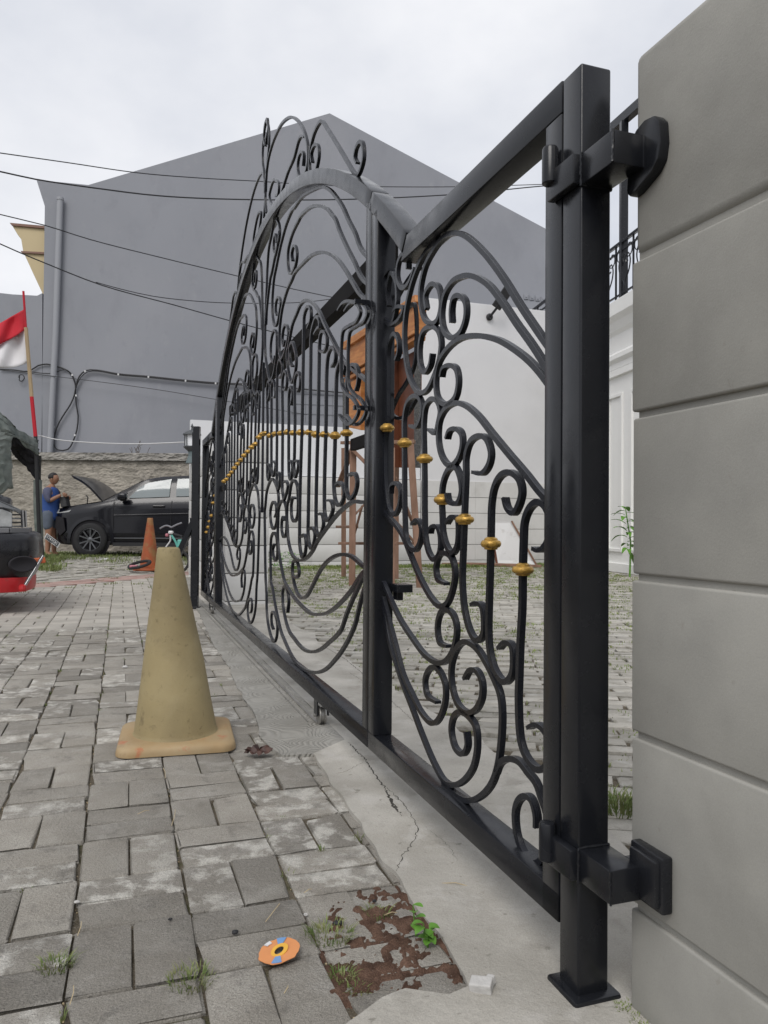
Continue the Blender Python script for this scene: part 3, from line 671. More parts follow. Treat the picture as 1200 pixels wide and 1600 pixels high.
SIDE_BALUSTERS = {
    'c1': [(0.205,0.755),(0.18,0.752),(0.153,0.771),(0.147,0.809),(0.164,0.836),(0.194,0.845),(0.225,0.832),(0.244,0.805),(0.248,0.766),(0.251,0.711),(0.252,0.639),(0.259,0.565),(0.263,0.492),(0.265,0.448),(0.253,0.368),(0.224,0.341),(0.182,0.334),(0.153,0.351),(0.142,0.385),(0.157,0.411),(0.19,0.418),(0.221,0.404)],
    'c2': [(0.327,0.857),(0.315,0.836),(0.288,0.824),(0.265,0.842),(0.254,0.867),(0.266,0.893),(0.304,0.909),(0.344,0.905),(0.373,0.883),(0.387,0.849),(0.391,0.782),(0.394,0.703),(0.398,0.624),(0.399,0.564),(0.39,0.522),(0.364,0.488),(0.323,0.473),(0.292,0.494),(0.286,0.524),(0.292,0.553),(0.32,0.556),(0.348,0.539)],
    'c3': [(0.477,0.92),(0.43,0.915),(0.399,0.933),(0.391,0.956),(0.413,0.99),(0.454,1.0),(0.497,0.99),(0.519,0.959),(0.52,0.912),(0.524,0.865),(0.533,0.737),(0.537,0.673),(0.526,0.61),(0.495,0.56),(0.457,0.54),(0.425,0.557),(0.421,0.589),(0.431,0.62),(0.458,0.624),(0.482,0.617)],
    'c4': [(0.628,0.877),(0.619,0.859),(0.592,0.851),(0.56,0.853),(0.543,0.878),(0.55,0.909),(0.577,0.938),(0.62,0.935),(0.653,0.905),(0.662,0.869),(0.658,0.823),(0.651,0.778),(0.628,0.747),(0.595,0.731),(0.566,0.749),(0.559,0.788),(0.565,0.814),(0.602,0.818),(0.629,0.803)],
    'c5': [(0.745,1.048),(0.702,1.034),(0.685,1.06),(0.674,1.086),(0.692,1.114),(0.734,1.126),(0.772,1.113),(0.786,1.072),(0.782,0.977),(0.779,0.921),(0.776,0.824),(0.769,0.767),(0.746,0.729),(0.708,0.71),(0.673,0.728),(0.668,0.769),(0.686,0.794),(0.728,0.791),(0.736,0.777)],
    'c6': [(0.885,1.075),(0.836,1.066),(0.803,1.089),(0.797,1.117),(0.824,1.146),(0.873,1.153),(0.915,1.139),(0.936,1.101),(0.935,1.033),(0.933,0.961),(0.93,0.877),(0.926,0.826),(0.914,0.764),(0.878,0.735),(0.837,0.731),(0.804,0.757),(0.798,0.791),(0.825,0.812),(0.865,0.8)],
    'c7': [(1.007,1.282),(0.986,1.3),(0.984,1.328),(1.022,1.364),(1.064,1.352),(1.083,1.315),(1.084,1.245),(1.083,1.105),(1.1,1.052),(1.103,0.973),(1.09,0.899),(1.067,0.85),(1.013,0.828),(0.971,0.854),(0.964,0.9),(0.998,0.92),(1.042,0.912),(1.046,0.891)],
}
MIDDLE_SCROLLS = {
    'f1': [(1.42,2.05),(1.453,2.087),(1.44,2.107),(1.409,2.114),(1.373,2.102),(1.35,2.066),(1.35,2.032),(1.379,2.011),(1.424,2.008),(1.461,2.034),(1.55,2.114),(1.677,2.229),(1.828,2.363),(1.942,2.457),(1.993,2.469),(2.073,2.466),(2.121,2.442),(2.148,2.408),(2.153,2.36),(2.138,2.33),(2.094,2.298),(2.033,2.291),(1.982,2.326),(1.983,2.358),(2.017,2.395),(2.085,2.415),(2.119,2.401),(2.097,2.355)],
    'f2': [(3.254,2.7),(3.232,2.788),(3.182,2.846),(3.09,2.877),(2.976,2.885),(2.807,2.868),(2.662,2.826),(2.54,2.774),(2.424,2.704),(2.326,2.629),(2.243,2.547),(2.186,2.459),(2.186,2.391),(2.226,2.365),(2.287,2.367),(2.36,2.408),(2.395,2.466),(2.372,2.502),(2.308,2.498),(2.264,2.46),(2.274,2.417)],
    'f3': [(2.249,2.536),(2.311,2.573),(2.375,2.582),(2.473,2.548),(2.621,2.539),(2.774,2.504),(2.847,2.486),(2.953,2.508),(3.067,2.56),(3.129,2.631),(3.092,2.652),(3.017,2.663),(2.924,2.63),(2.851,2.569),(2.866,2.535),(2.938,2.55)],
    'f4': [(3.269,2.973),(3.325,3.045),(3.304,3.104),(3.25,3.108),(3.175,3.034),(3.154,2.97),(3.168,2.903),(3.208,2.842),(3.239,2.759),(3.263,2.704),(3.25,2.634),(3.219,2.567)],
    'b1': [(1.372,1.736),(1.446,1.817),(1.523,1.887),(1.595,1.959),(1.681,2.03),(1.784,2.104),(1.919,2.175),(2.078,2.228),(2.299,2.285),(2.462,2.299),(2.506,2.307),(2.637,2.291),(2.719,2.264),(2.803,2.224),(2.891,2.165),(2.966,2.113),(2.995,2.054),(3.009,1.997),(2.997,1.933),(2.953,1.868),(2.905,1.844),(2.844,1.853),(2.801,1.894),(2.774,1.928),(2.805,1.965),(2.858,1.98),(2.903,1.963),(2.909,1.925),(2.861,1.889)],
    'b2': [(1.369,1.639),(1.442,1.709),(1.54,1.795),(1.645,1.894),(1.712,1.965),(1.758,1.998),(1.841,2.055),(2.007,2.132),(2.146,2.176),(2.327,2.205),(2.354,2.202),(2.475,2.193),(2.551,2.171),(2.596,2.14),(2.6,2.086),(2.57,2.03),(2.53,2.006),(2.454,2.004),(2.406,2.023),(2.389,2.057),(2.434,2.109),(2.484,2.116),(2.508,2.092),(2.481,2.053)],
    'b3': [(1.367,1.576),(1.459,1.642),(1.557,1.718),(1.685,1.804),(1.811,1.866),(1.947,1.915),(2.095,1.951),(2.255,1.969),(2.447,1.98),(2.49,1.969),(2.593,1.953),(2.674,1.923),(2.729,1.892),(2.77,1.846),(2.796,1.794),(2.801,1.737),(2.791,1.683),(2.744,1.636),(2.667,1.648),(2.594,1.691),(2.569,1.727),(2.598,1.767),(2.653,1.786),(2.701,1.772),(2.72,1.728),(2.676,1.687),(2.636,1.706)],
    'b4': [(1.588,1.401),(1.625,1.428),(1.718,1.494),(1.861,1.599),(1.951,1.671),(2.087,1.748),(2.202,1.787),(2.309,1.795),(2.383,1.775),(2.48,1.746),(2.529,1.704),(2.566,1.658),(2.592,1.644),(2.589,1.588),(2.533,1.506),(2.486,1.471),(2.43,1.488),(2.39,1.528),(2.386,1.574),(2.424,1.621),(2.476,1.662),(2.539,1.643),(2.53,1.598),(2.496,1.559),(2.458,1.543)],
    'b5': [(2.873,2.405),(2.967,2.425),(3.062,2.374),(3.127,2.334),(3.166,2.252),(3.186,2.141),(3.213,1.989),(3.221,1.831),(3.198,1.74),(3.141,1.666),(3.052,1.581),(2.97,1.585),(2.902,1.635),(2.867,1.702),(2.869,1.753),(2.871,1.789),(2.919,1.824),(2.999,1.818),(3.037,1.775),(3.034,1.713),(3.008,1.686),(2.934,1.659),(2.909,1.687)],
    'b6': [(2.897,2.286),(2.931,2.34),(2.978,2.329),(2.984,2.285),(2.942,2.25),(2.873,2.263),(2.815,2.301),(2.832,2.351),(2.896,2.407)],
    'b7': [(2.823,2.319),(2.88,2.25),(2.956,2.216),(3.034,2.164),(3.067,2.152),(3.13,2.077),(3.178,1.996),(3.2,1.922)],
    'wa': [(1.347,0.873),(1.436,0.877),(1.55,0.858),(1.674,0.826),(1.807,0.78),(1.953,0.725),(2.018,0.69),(2.141,0.65),(2.259,0.634),(2.387,0.642),(2.455,0.663),(2.521,0.714),(2.551,0.781),(2.566,0.835),(2.556,0.89),(2.518,0.921),(2.47,0.986),(2.433,1.0),(2.372,0.992),(2.335,0.967),(2.321,0.916),(2.316,0.885),(2.329,0.834),(2.387,0.809),(2.45,0.829),(2.465,0.888),(2.429,0.921),(2.38,0.915)],
    'w2': [(1.341,0.665),(1.368,0.671),(1.449,0.686),(1.565,0.689),(1.69,0.675),(1.826,0.64),(1.935,0.591),(2.025,0.54),(2.12,0.491),(2.222,0.47),(2.315,0.483),(2.381,0.52),(2.426,0.573),(2.421,0.612),(2.361,0.628),(2.302,0.611),(2.283,0.576),(2.328,0.553),(2.394,0.556)],
    'w3': [(1.324,0.636),(1.362,0.618),(1.446,0.573),(1.55,0.528),(1.662,0.487),(1.784,0.453),(1.904,0.434),(2.047,0.422),(2.205,0.433),(2.378,0.457),(2.484,0.481),(2.605,0.515),(2.677,0.571),(2.752,0.652),(2.786,0.722),(2.789,0.794),(2.778,0.866),(2.736,0.899),(2.673,0.912),(2.61,0.896),(2.574,0.849),(2.57,0.781),(2.589,0.743),(2.643,0.734),(2.686,0.764),(2.689,0.808),(2.648,0.833),(2.612,0.814)],
    'w4': [(1.323,0.623),(1.365,0.592),(1.445,0.533),(1.509,0.481),(1.577,0.417),(1.643,0.385),(1.746,0.345),(1.874,0.299),(2.001,0.268),(2.153,0.252),(2.274,0.257),(2.37,0.27),(2.475,0.286),(2.555,0.321),(2.611,0.363),(2.643,0.407),(2.65,0.461),(2.61,0.49),(2.536,0.477),(2.501,0.429),(2.524,0.373)],
    'w5': [(1.305,0.584),(1.363,0.515),(1.401,0.462),(1.478,0.398),(1.574,0.337),(1.667,0.289),(1.777,0.24),(1.895,0.204),(2.038,0.178),(2.194,0.166),(2.365,0.173),(2.471,0.194),(2.591,0.23),(2.675,0.259),(2.765,0.318),(2.859,0.394),(2.925,0.462),(2.958,0.48),(2.984,0.598),(2.984,0.658),(2.971,0.719),(2.901,0.749),(2.831,0.736),(2.799,0.693),(2.796,0.636),(2.832,0.608),(2.886,0.618),(2.92,0.66),(2.875,0.691)],
    'w6': [(2.788,0.78),(2.777,0.894),(2.782,0.944),(2.829,0.989),(2.956,1.036),(3.037,1.019),(3.119,0.97),(3.158,0.893),(3.175,0.871),(3.162,0.746),(3.148,0.622),(3.127,0.498),(3.096,0.417),(3.082,0.326),(3.036,0.256),(2.943,0.199),(2.855,0.185),(2.789,0.221),(2.774,0.274),(2.809,0.313),(2.902,0.334),(2.941,0.312),(2.931,0.269),(2.882,0.246)],
    'w7': [(2.867,0.832),(2.83,0.852),(2.839,0.89),(2.902,0.912),(2.973,0.895),(3.003,0.854),(2.976,0.799),(2.91,0.77),(2.834,0.794),(2.792,0.851)],
}
MIDDLE_BALUSTERS = {
    'e1': [(1.416,1.259),(1.394,1.276),(1.386,1.308),(1.414,1.342),(1.469,1.358),(1.516,1.343),(1.53,1.313),(1.53,1.149),(1.529,0.972),(1.523,0.918),(1.493,0.89),(1.455,0.891),(1.41,0.913),(1.393,0.944),(1.412,0.968),(1.449,0.976),(1.491,0.97)],
    'e2': [(1.576,1.343),(1.554,1.361),(1.567,1.386),(1.598,1.403),(1.639,1.397),(1.67,1.366),(1.679,1.31),(1.685,1.167),(1.696,1.011),(1.699,0.939),(1.676,0.889),(1.633,0.868),(1.581,0.878),(1.552,0.911),(1.573,0.939),(1.625,0.953),(1.662,0.943)],
    'e3': [(1.737,1.402),(1.694,1.416),(1.689,1.45),(1.74,1.479),(1.797,1.464),(1.819,1.423),(1.828,1.184),(1.84,1.02),(1.842,0.9),(1.834,0.845),(1.797,0.812),(1.74,0.827),(1.708,0.858),(1.731,0.885),(1.794,0.89)],
    'e4': [(1.932,1.507),(1.869,1.488),(1.822,1.505),(1.823,1.539),(1.872,1.571),(1.922,1.574),(1.943,1.541),(1.949,1.448),(1.958,1.199),(1.975,0.966),(1.977,0.841),(1.968,0.778),(1.935,0.751),(1.879,0.767),(1.85,0.8),(1.87,0.837),(1.932,0.837)],
    'e5': [(2.026,1.595),(1.961,1.608),(1.942,1.606),(1.949,1.636),(2.002,1.662),(2.048,1.644),(2.088,1.606),(2.097,1.477),(2.1,1.216),(2.111,0.973),(2.116,0.81),(2.117,0.762),(2.087,0.707),(2.052,0.695),(2.005,0.722),(1.994,0.76),(2.028,0.782),(2.089,0.775)],
    'e6': [(2.153,1.65),(2.098,1.679),(2.106,1.724),(2.172,1.748),(2.23,1.723),(2.235,1.674),(2.243,1.505),(2.254,1.234),(2.28,0.947),(2.283,0.759),(2.278,0.708),(2.229,0.652),(2.171,0.668),(2.151,0.712),(2.174,0.748),(2.256,0.739)],
    'e7': [(2.342,1.403),(2.297,1.423),(2.298,1.464),(2.334,1.491),(2.382,1.49),(2.415,1.462),(2.402,1.263),(2.407,1.114),(2.414,1.062),(2.385,1.014),(2.35,1.032),(2.321,1.061),(2.334,1.085),(2.388,1.087)],
    'e8': [(2.487,1.364),(2.457,1.389),(2.463,1.43),(2.504,1.453),(2.539,1.429),(2.542,1.28),(2.532,1.07),(2.521,1.029),(2.484,1.008),(2.453,1.039),(2.446,1.07),(2.469,1.095),(2.507,1.098)],
    'e9': [(2.679,1.471),(2.63,1.46),(2.597,1.479),(2.6,1.529),(2.656,1.556),(2.703,1.526),(2.692,1.298),(2.687,1.053),(2.682,0.968),(2.638,0.919),(2.585,0.943),(2.547,0.982),(2.588,1.006),(2.635,1.002)],
    'e10': [(2.784,1.546),(2.712,1.555),(2.714,1.604),(2.788,1.639),(2.834,1.607),(2.85,1.522),(2.839,1.316),(2.835,1.091),(2.828,1.018),(2.784,0.975),(2.746,1.014),(2.758,1.051),(2.803,1.063)],
    'e11': [(2.964,1.472),(2.893,1.47),(2.903,1.516),(2.961,1.565),(2.997,1.541),(2.997,1.335),(2.986,1.131),(2.975,1.085),(2.933,1.05),(2.88,1.079),(2.866,1.11),(2.93,1.13)],
    'e12': [(3.113,1.477),(3.048,1.51),(3.05,1.556),(3.089,1.581),(3.132,1.557),(3.115,1.349),(3.11,1.109),(3.104,1.063),(3.063,1.036),(3.024,1.073),(3.042,1.114),(3.094,1.127)],
}
HANDLE = {
    'h1': [(1.416,1.53),(1.359,1.539),(1.26,1.519),(1.177,1.48),(1.157,1.456),(1.196,1.439),(1.279,1.444),(1.356,1.443),(1.372,1.408),(1.375,1.327),(1.362,1.266),(1.305,1.228),(1.219,1.193),(1.168,1.152),(1.207,1.13),(1.291,1.125),(1.394,1.17)],
}
SIDE_COLLAR_Z = [0.711, 0.759, 0.812, 0.862, 0.974, 1.031, 1.092]
MIDDLE_COLLARS = [(1.533, 1.125), (1.691, 1.133), (1.846, 1.154), (1.985, 1.169), (2.115, 1.192), (2.274, 1.209), (2.43, 1.224), (2.567, 1.243), (2.723, 1.255), (2.879, 1.269), (3.019, 1.275), (3.153, 1.302), (3.306, 1.309)]

S0, J1, J2 = 3.26, 1.165, 5.32
def sweep(pts, w=.0062, d=.0064, grooves=True, off=0.0, fl=True, step=.006):
    """square iron bar bent in the plane of the gate, fluted and slightly flared at its free ends"""
    path = smooth_path([Vector((a, b, 0)) for a, b in pts], step); n = len(path)
    L = [0]
    for a, b in zip(path[:-1], path[1:]): L.append(L[-1]+(b-a).length)
    T = L[-1]; b_ = MB(); vs = []
    prof = [-1, -.66, -.5, -.34, -.16, 0, .16, .34, .5, .66, 1]; gr = {2, 5, 8}
    if not grooves: prof = [-1, 1]; gr = set()
    K = len(prof)
    for i, p in enumerate(path):
        t = path[min(i+1, n-1)]-path[max(i-1, 0)]; t.normalize(); nn = Vector((-t.y, t.x, 0))
        e = min(L[i] if fl in (True, 'a') else 9, T-L[i] if fl in (True, 'b') else 9)
        k = max(0, 1-e/.10); k = k*k*(3-2*k); dd = d*(1+.28*k); ww = w*(1-.35*k)
        for sgn in (1, -1):
            row = []
            for q, x in enumerate(prof):
                gq = .0016*min(1, .25+k) if q in gr else 0
                c = p+nn*(sgn*(ww-gq)); row.append(G(c.x, c.y, off+dd*x))
            if sgn < 0: row.reverse()
            vs += row
    R = 2*K; fs = [(i*R+k, i*R+(k+1) % R, (i+1)*R+(k+1) % R, (i+1)*R+k) for i in range(n-1) for k in range(R)]
    fs += [tuple(range(R-1, -1, -1)), tuple((n-1)*R+k for k in range(R))]
    b_.add(vs, fs); return b_
def gbox(s0, s1, z0, z1, o0, o1): 
    b = MB(); b.box(G((s0+s1)/2, (z0+z1)/2, (o0+o1)/2), (s1-s0, z1-z0, o1-o0), GD, (0, 0, 1), -GN); return b
def mir(pts, c=None): return [((2*S0-a) if c is None else c(a), z) for a, z in pts]
def toC(a): return 6.44-(a-.06)*(6.44-J2)/(J1-.06)
FW = .03; RR = 3.67; ZC = 2.50-RR
def arch_z(s): return ZC+sqrt(RR*RR-(s-S0)**2)
def arch(b, s0, s1, n=40):
    vs = []
    for i in range(n+1):
        a0, a1 = math.asin((s0-S0)/RR), math.asin((s1-S0)/RR); a = a0+(a1-a0)*i/n
        for rr, o in ((RR, FW), (RR, -FW), (RR-.058, -FW), (RR-.058, FW)):
            vs.append(G(S0+rr*sin(a), ZC+rr*cos(a), o))
    b.add(vs, [(i*4+k, i*4+(k+1) % 4, (i+1)*4+(k+1) % 4, (i+1)*4+k) for i in range(n) for k in range(4)]+[(3, 2, 1, 0), tuple(n*4+k for k in range(4))])
ZT, ZB0, ZB1 = 1.592, .105, .158
collar_me = None
def collar(s, z, parent, off=0.0):
    global collar_me
    p = G(s, z, off)
    if collar_me is None:
        b = MB(); prof = [(.0095, -.0125), (.0145, -.0118), (.0150, -.0085), (.0195, -.0070), (.0225, -.0030), (.0228, .0015), (.0205, .0055), (.0190, .0068), (.0150, .0078), (.0148, .0105), (.0120, .0125), (.0085, .0140), (.0060, .0142)]
        b.lathe((0, 0, 0), prof, 18); collar_me = b.mesh('gold_collar', GOLD, smooth=45)
    o = bpy.data.objects.new('gold_collar', collar_me); o.location = p-wloc(parent); o.rotation_euler.z = s*7; o.scale = (1+.05*sin(s*31), 1+.05*sin(s*17), 1+.08*sin(s*23)); return place(o, parent)
def ext(pts, s_to):
    (a0, b0), (a1, b1) = pts[0], pts[1]
    if abs(a0-s_to) < .01: return pts
    k = (b1-b0)/(a1-a0) if abs(a1-a0) > 1e-4 else 0
    return [(s_to, b0+k*.6*(s_to-a0))]+list(pts)

# --- near leaf
def side_leaf(far):
    f = toC if far else (lambda a: a)
    lo, hi = f(.06), f(1.165)
    t_ = thing('gate_leaf', G((lo+hi)/2, 0, 0), 'far end leaf of the black gate, seen almost edge-on past the posts' if far else 'nearest leaf of the black scrolled iron gate, hinged to the square post', 'gate')
    fr = MB()
    def bx(s0, s1, z0, z1, o0=-FW, o1=FW):
        s0, s1 = min(f(s0), f(s1)), max(f(s0), f(s1)); fr.box(G((s0+s1)/2, (z0+z1)/2, (o0+o1)/2), (s1-s0, z1-z0, o1-o0), GD, (0, 0, 1), -GN)
    V = .855 if not far else None
    zj = arch_z(J1)
    bx(.066, .122, ZB0, ZT-.059)                      # hinge stile
    bx(1.107, 1.163, ZB1, zj-.075)                    # meeting stile
    bx(.066, 1.163, ZB0, ZB1)                         # bottom rail
    if not far:
        fr.prism([G(.066, ZT, FW), G(.852, ZT+.004, FW), G(.9, ZT-.058, FW), G(.066, ZT-.058, FW)], GN*(2*FW))
        arch(fr, .856, 1.163, 12)
    else:
        fr.prism([G(6.44, ZT, FW), G(5.672, ZT+.004, FW), G(5.62, ZT-.058, FW), G(6.44, ZT-.058, FW)], GN*(2*FW))
        arch(fr, J2+.003, 5.665, 12)
    fr.build('frame', IRON, t_, bevel=.003, segs=2, smooth=35)
    for nm, pts in SIDE_SCROLLS.items():
        pts = [(f(a), z) for a, z in pts]
        sweep(pts, grooves=not far, fl='b' if nm in ('a1', 'a2', 'a3', 'a4', 'a5', 'l1', 'l2', 'l3', 'l4', 'l5', 'l6') else True, step=.02 if far else .006).build('scroll', IRON2, t_, smooth=30)
    for nm, pts in SIDE_BALUSTERS.items():
        sweep([(f(a), z) for a, z in pts], grooves=not far, step=.02 if far else .006).build('baluster', IRON2, t_, smooth=30)
    for (nm, pts), z in zip(SIDE_BALUSTERS.items(), SIDE_COLLAR_Z):
        s = min(pts, key=lambda p: abs(p[1]-z)); i = pts.index(s)
        # interpolate along the straight stretch
        best = None
        for a, b in zip(pts[:-1], pts[1:]):
            if (a[1]-z)*(b[1]-z) <= 0 and abs(a[1]-b[1]) > .02:
                sv = a[0]+(b[0]-a[0])*(z-a[1])/(b[1]-a[1]); L_ = abs(a[1]-b[1])
                if best is None or L_ > best[0]: best = (L_, sv)
        collar(f(best[1] if best else s[0]), z, t_)
    if not far:
        lt = MB(); lt.box(G(1.075, .607, -.045), (.065, .024, .05), GD, (0, 0, 1), -GN); lt.box(G(1.085, .585, -.038), (.04, .03, .02), GD, (0, 0, 1), -GN)
        lt.build('latch', IRON, t_, bevel=.002)
    return t_
near_leaf = side_leaf(False)
far_leaf = side_leaf(True)
# --- middle leaf
mid = thing('gate_leaf', G(S0, 0, 0), 'long arched middle leaf of the black gate with crown scrolls and gold collars', 'gate')
fr = MB(); zj = arch_z(J1+.05)
def bx(s0, s1, z0, z1, o0=-FW, o1=FW): fr.box(G((s0+s1)/2, (z0+z1)/2, (o0+o1)/2), (s1-s0, z1-z0, o1-o0), GD, (0, 0, 1), -GN)
bx(J1+.002, J1+.06, ZB1, zj-.05); bx(J2-.06, J2-.002, ZB1, zj-.05); bx(J1+.002, J2-.002, ZB0, ZB1); arch(fr, J1+.002, J2-.002, 64)
fr.build('frame', IRON, mid, bevel=.003, segs=2, smooth=35)
ATT = ('b1', 'b2', 'b3', 'b4', 'wa', 'w2', 'w3', 'w4', 'w5')
for nm, pts in MIDDLE_SCROLLS.items():
    if nm in ATT: pts = ext(pts, 1.22)
    for half in (0, 1):
        pp = pts if not half else mir(pts)
        sweep(pp, fl='b' if nm in ATT or nm in ('b5', 'b6', 'w6') else ('a' if nm in ('f3', 'f4') else True), step=.009).build('scroll', IRON2, mid, smooth=30)
for nm, pts in MIDDLE_BALUSTERS.items():
    for half in (0, 1): sweep(pts if not half else mir(pts), step=.009).build('baluster', IRON2, mid, smooth=30)
sweep([(S0, .86), (S0, 1.2), (S0, 1.55), (S0, 1.72)], step=.05).build('baluster', IRON2, mid, smooth=30)
for i, (s, z) in enumerate(MIDDLE_COLLARS):
    if i == 12: collar(S0, z, mid)
    else: collar(s, z, mid); collar(2*S0-s, z, mid)
cb = MB(); cb.box(G(3.2, 1.70, -.075), (3.85, .075, .05), GD, (0, 0, 1), -GN); cb.box(G(1.34, 1.71, -.075), (.10, .095, .06), GD, (0, 0, 1), -GN)
cb.build('cross_bar', mat('dull_brown_black', (.010, .009, .009), .85, spec=.2), mid, bevel=.003)
for s in (1.37, 5.15): 
    b = MB(); b.box(G(s, 1.082, -.02), (.30, .042, .02), GD, (0, 0, 1), -GN); b.build('short_stay', MATS['dull_brown_black'], mid, bevel=.002)
# S-curved pull handles on the meeting stiles
for off in (.042, .066):
    sweep(HANDLE['h1'], w=.005, d=.005, off=off).build('handle_scroll', IRON2, mid, smooth=30)
hb = [(2*J1-a, z) for a, z in HANDLE['h1']]
for off in (-.042,): sweep(hb, w=.005, d=.005, off=off).build('handle_scroll', IRON2, near_leaf, smooth=30)
for z in (1.50, 1.165):
    b = MB(); b.box(G(J1+.03, z, .05), (.014, .014, .05), GD, (0, 0, 1), -GN); b.build('handle_lug', IRON2, mid)
# wheels
wheel0 = None
for s, zc in ((1.86, .042), (5.72, .042)):
    par = mid if s < 5 else far_leaf
    w = thing('x', (0, 0, 0), None, None); bpy.data.objects.remove(w)
    b = MB()
    for o in (-.022, .022):
        b.box(G(s, .075, o), (.055, .066, .005), GD, (0, 0, 1), -GN)
    br = b.build('wheel_bracket', IRON, par, bevel=.002)
    b = MB(); b.lathe(G(s, zc, 0), [(.012, -.014), (.036, -.014), (.037, -.009), (.030, -.004), (.030, .004), (.037, .009), (.036, .014), (.012, .014)], 24, GD, (0, 0, 1), -GN); b.build('wheel', STEEL, br, smooth=35)
    b = MB(); b.lathe(G(s, zc, 0), [(.006, -.031), (.006, .031)], 10, GD, (0, 0, 1), -GN); b.build('axle', STEEL, br)

# ================================================================== HINGE POST AND ITS BRACKETS
hp = thing('gate_post', G(.034, 0, 0), 'thick square black steel post at the right, bracketed to the grey pillar', 'post')
b = MB(); b.box(G(.034, ZT/2, 0), (.058, ZT-.006, .06), GD, (0, 0, 1), -GN)
b.build('shaft', IRON, hp, bevel=.004, segs=3, smooth=35)
b = MB(); b.box(G(.034, .001, 0), (.092, .026, .092), GD, (0, 0, 1), -GN); b.build('base_plate', IRON, hp, bevel=.006, segs=2, smooth=35)
for zc, top in ((1.405, 1), (.232, 0)):
    b = MB(); b.box(G(-.040, zc, 0), (.088, .054, .06), GD, (0, 0, 1), -GN)
    b.box(G(-.062, zc, -.038), (.044, .054, .030), GD, (0, 0, 1), -GN)
    br = b.build('bracket', IRON, hp, bevel=.003, segs=2, smooth=35)
    b = MB()
    if top:
        pl = [G(a_+.016, zc+z_, -.052) for a_, z_ in ((-.066, .034), (-.076, .046), (-.098, .052), (-.122, .048), (-.134, .034), (-.137, .0), (-.132, -.026), (-.118, -.040), (-.078, -.056), (-.060, -.058), (-.052, -.048), (-.054, -.02))]
        b.prism(pl, -GN*.022+Vector((0, 0, 0)))
    else:
        b.box(G(-.092, zc+.014, -.040), (.080, .088, .02), GD, (0, 0, 1), -GN); b.box(G(-.092, zc+.014, -.032), (.066, .074, .02), GD, (0, 0, 1), -GN)
    b.build('wall_plate', IRON, br, bevel=.004, segs=2, smooth=35)
    rb_ = random.Random(int(zc*100))
    def bead(P_, r_=.0032):
        Q_ = []
        for a_, c_ in zip(P_[:-1], P_[1:]):
            for k in range(14): Q_.append(a_.lerp(c_, k/14)+Vector((rb_.uniform(-.0007, .0007), rb_.uniform(-.0007, .0007), rb_.uniform(-.0007, .0007))))
        Q_.append(P_[-1]); b = MB(); b.tube(Q_, [r_*rb_.uniform(.75, 1.2) for _ in Q_], 6); b.build('weld_bead', IRON, br, smooth=True)
    bead([G(.0045, zc-.027, -.03), G(.0045, zc-.027, .03), G(.0045, zc+.027, .03), G(.0045, zc+.027, -.03)])
    bead([G(-.0835, zc-.026, .0295), G(-.0835, zc+.026, .0295)], .0022)
    b = MB(); b.box(G(.047, zc, .038), (.085, .052, .016), GD, (0, 0, 1), -GN); b.build('strap', IRON, br, bevel=.003, segs=2, smooth=35)
    b = MB(); z0 = zc+.002 if top else zc-.02
    b.lathe(G(.078, z0, .046), [(.0125, 0), (.0145, .002), (.0145, .062), (.0125, .066), (.004, .067)], 20); b.build('hinge_barrel', IRON, br, smooth=40)

# ================================================================== RIGHT PILLAR
PA = radians(20); PD = Vector((sin(PA), -cos(PA), 0)); PN = Vector((cos(PA), sin(PA), 0))     # PD runs towards the camera
P0 = G(-.032, 0, -.047)
pillar = thing('gate_pillar', P0, 'big grey painted pillar of grooved blocks filling the right edge', 'pillar')
def pblock(b, base, d, n, z0, z1, x0, x1, y0, y1): b.box(base+d*((x0+x1)/2)+n*((y0+y1)/2)+Vector((0, 0, (z0+z1)/2)), (x1-x0, y1-y0, z1-z0), d, n)
core = MB(); pblock(core, P0, PD, PN, -.04, 1.56, .008, .62, .008, .5); core.build('core', PLASTER, pillar)
zs = [-.03, .173, .455, .715, .985, 1.247, 1.592]
for i in range(6):
    b = MB(); j = .0015*sin(i*3); pblock(b, P0, PD, PN, zs[i]+.0055, zs[i+1]-.0055 if i < 5 else zs[i+1], j, .64, j, .52)
    b.build('block', PLASTER, pillar, bevel=.0045 if i < 5 else .016, segs=3, smooth=40)

# ================================================================== FAR GATE PILLAR AND SIDE WALL
LW = thing('side_wall', (-1.53, 7.42, 0), 'white block wall end on the far side of the gate, running back past the lantern', 'wall')
c0 = Vector((-1.53, 7.42, 0)); c0.z = 0
def wblocks(base, d, n, lengths, rows, th, par, mtl, bev=.005, name='block'):
    """courses of blocks with recessed joints; d = run, n = thickness direction"""
    x = 0; tot = sum(lengths)
    cr_ = MB(); cr_.box(base+d*(tot/2)+n*(th/2)+Vector((0, 0, (rows[0]+rows[-1])/2)), (tot-.03, th-.03, rows[-1]-rows[0]-.02), d, n); cr_.build('core', JOINTW, par)
    for L_ in lengths:
        for z0, z1 in zip(rows[:-1], rows[1:]):
            b = MB(); b.box(base+d*(x+L_/2)+n*(th/2)+Vector((0, 0, (z0+z1)/2)), (L_-.002, th, z1-z0-.010), d, n); b.build(name, mtl, par, bevel=bev, segs=2, smooth=40)
        x += L_
wblocks(c0, GD, GN, [4.2], [-.03, .04, .31, .58, .85, 1.12, 1.39, 1.66], .42, LW, WHITEB)
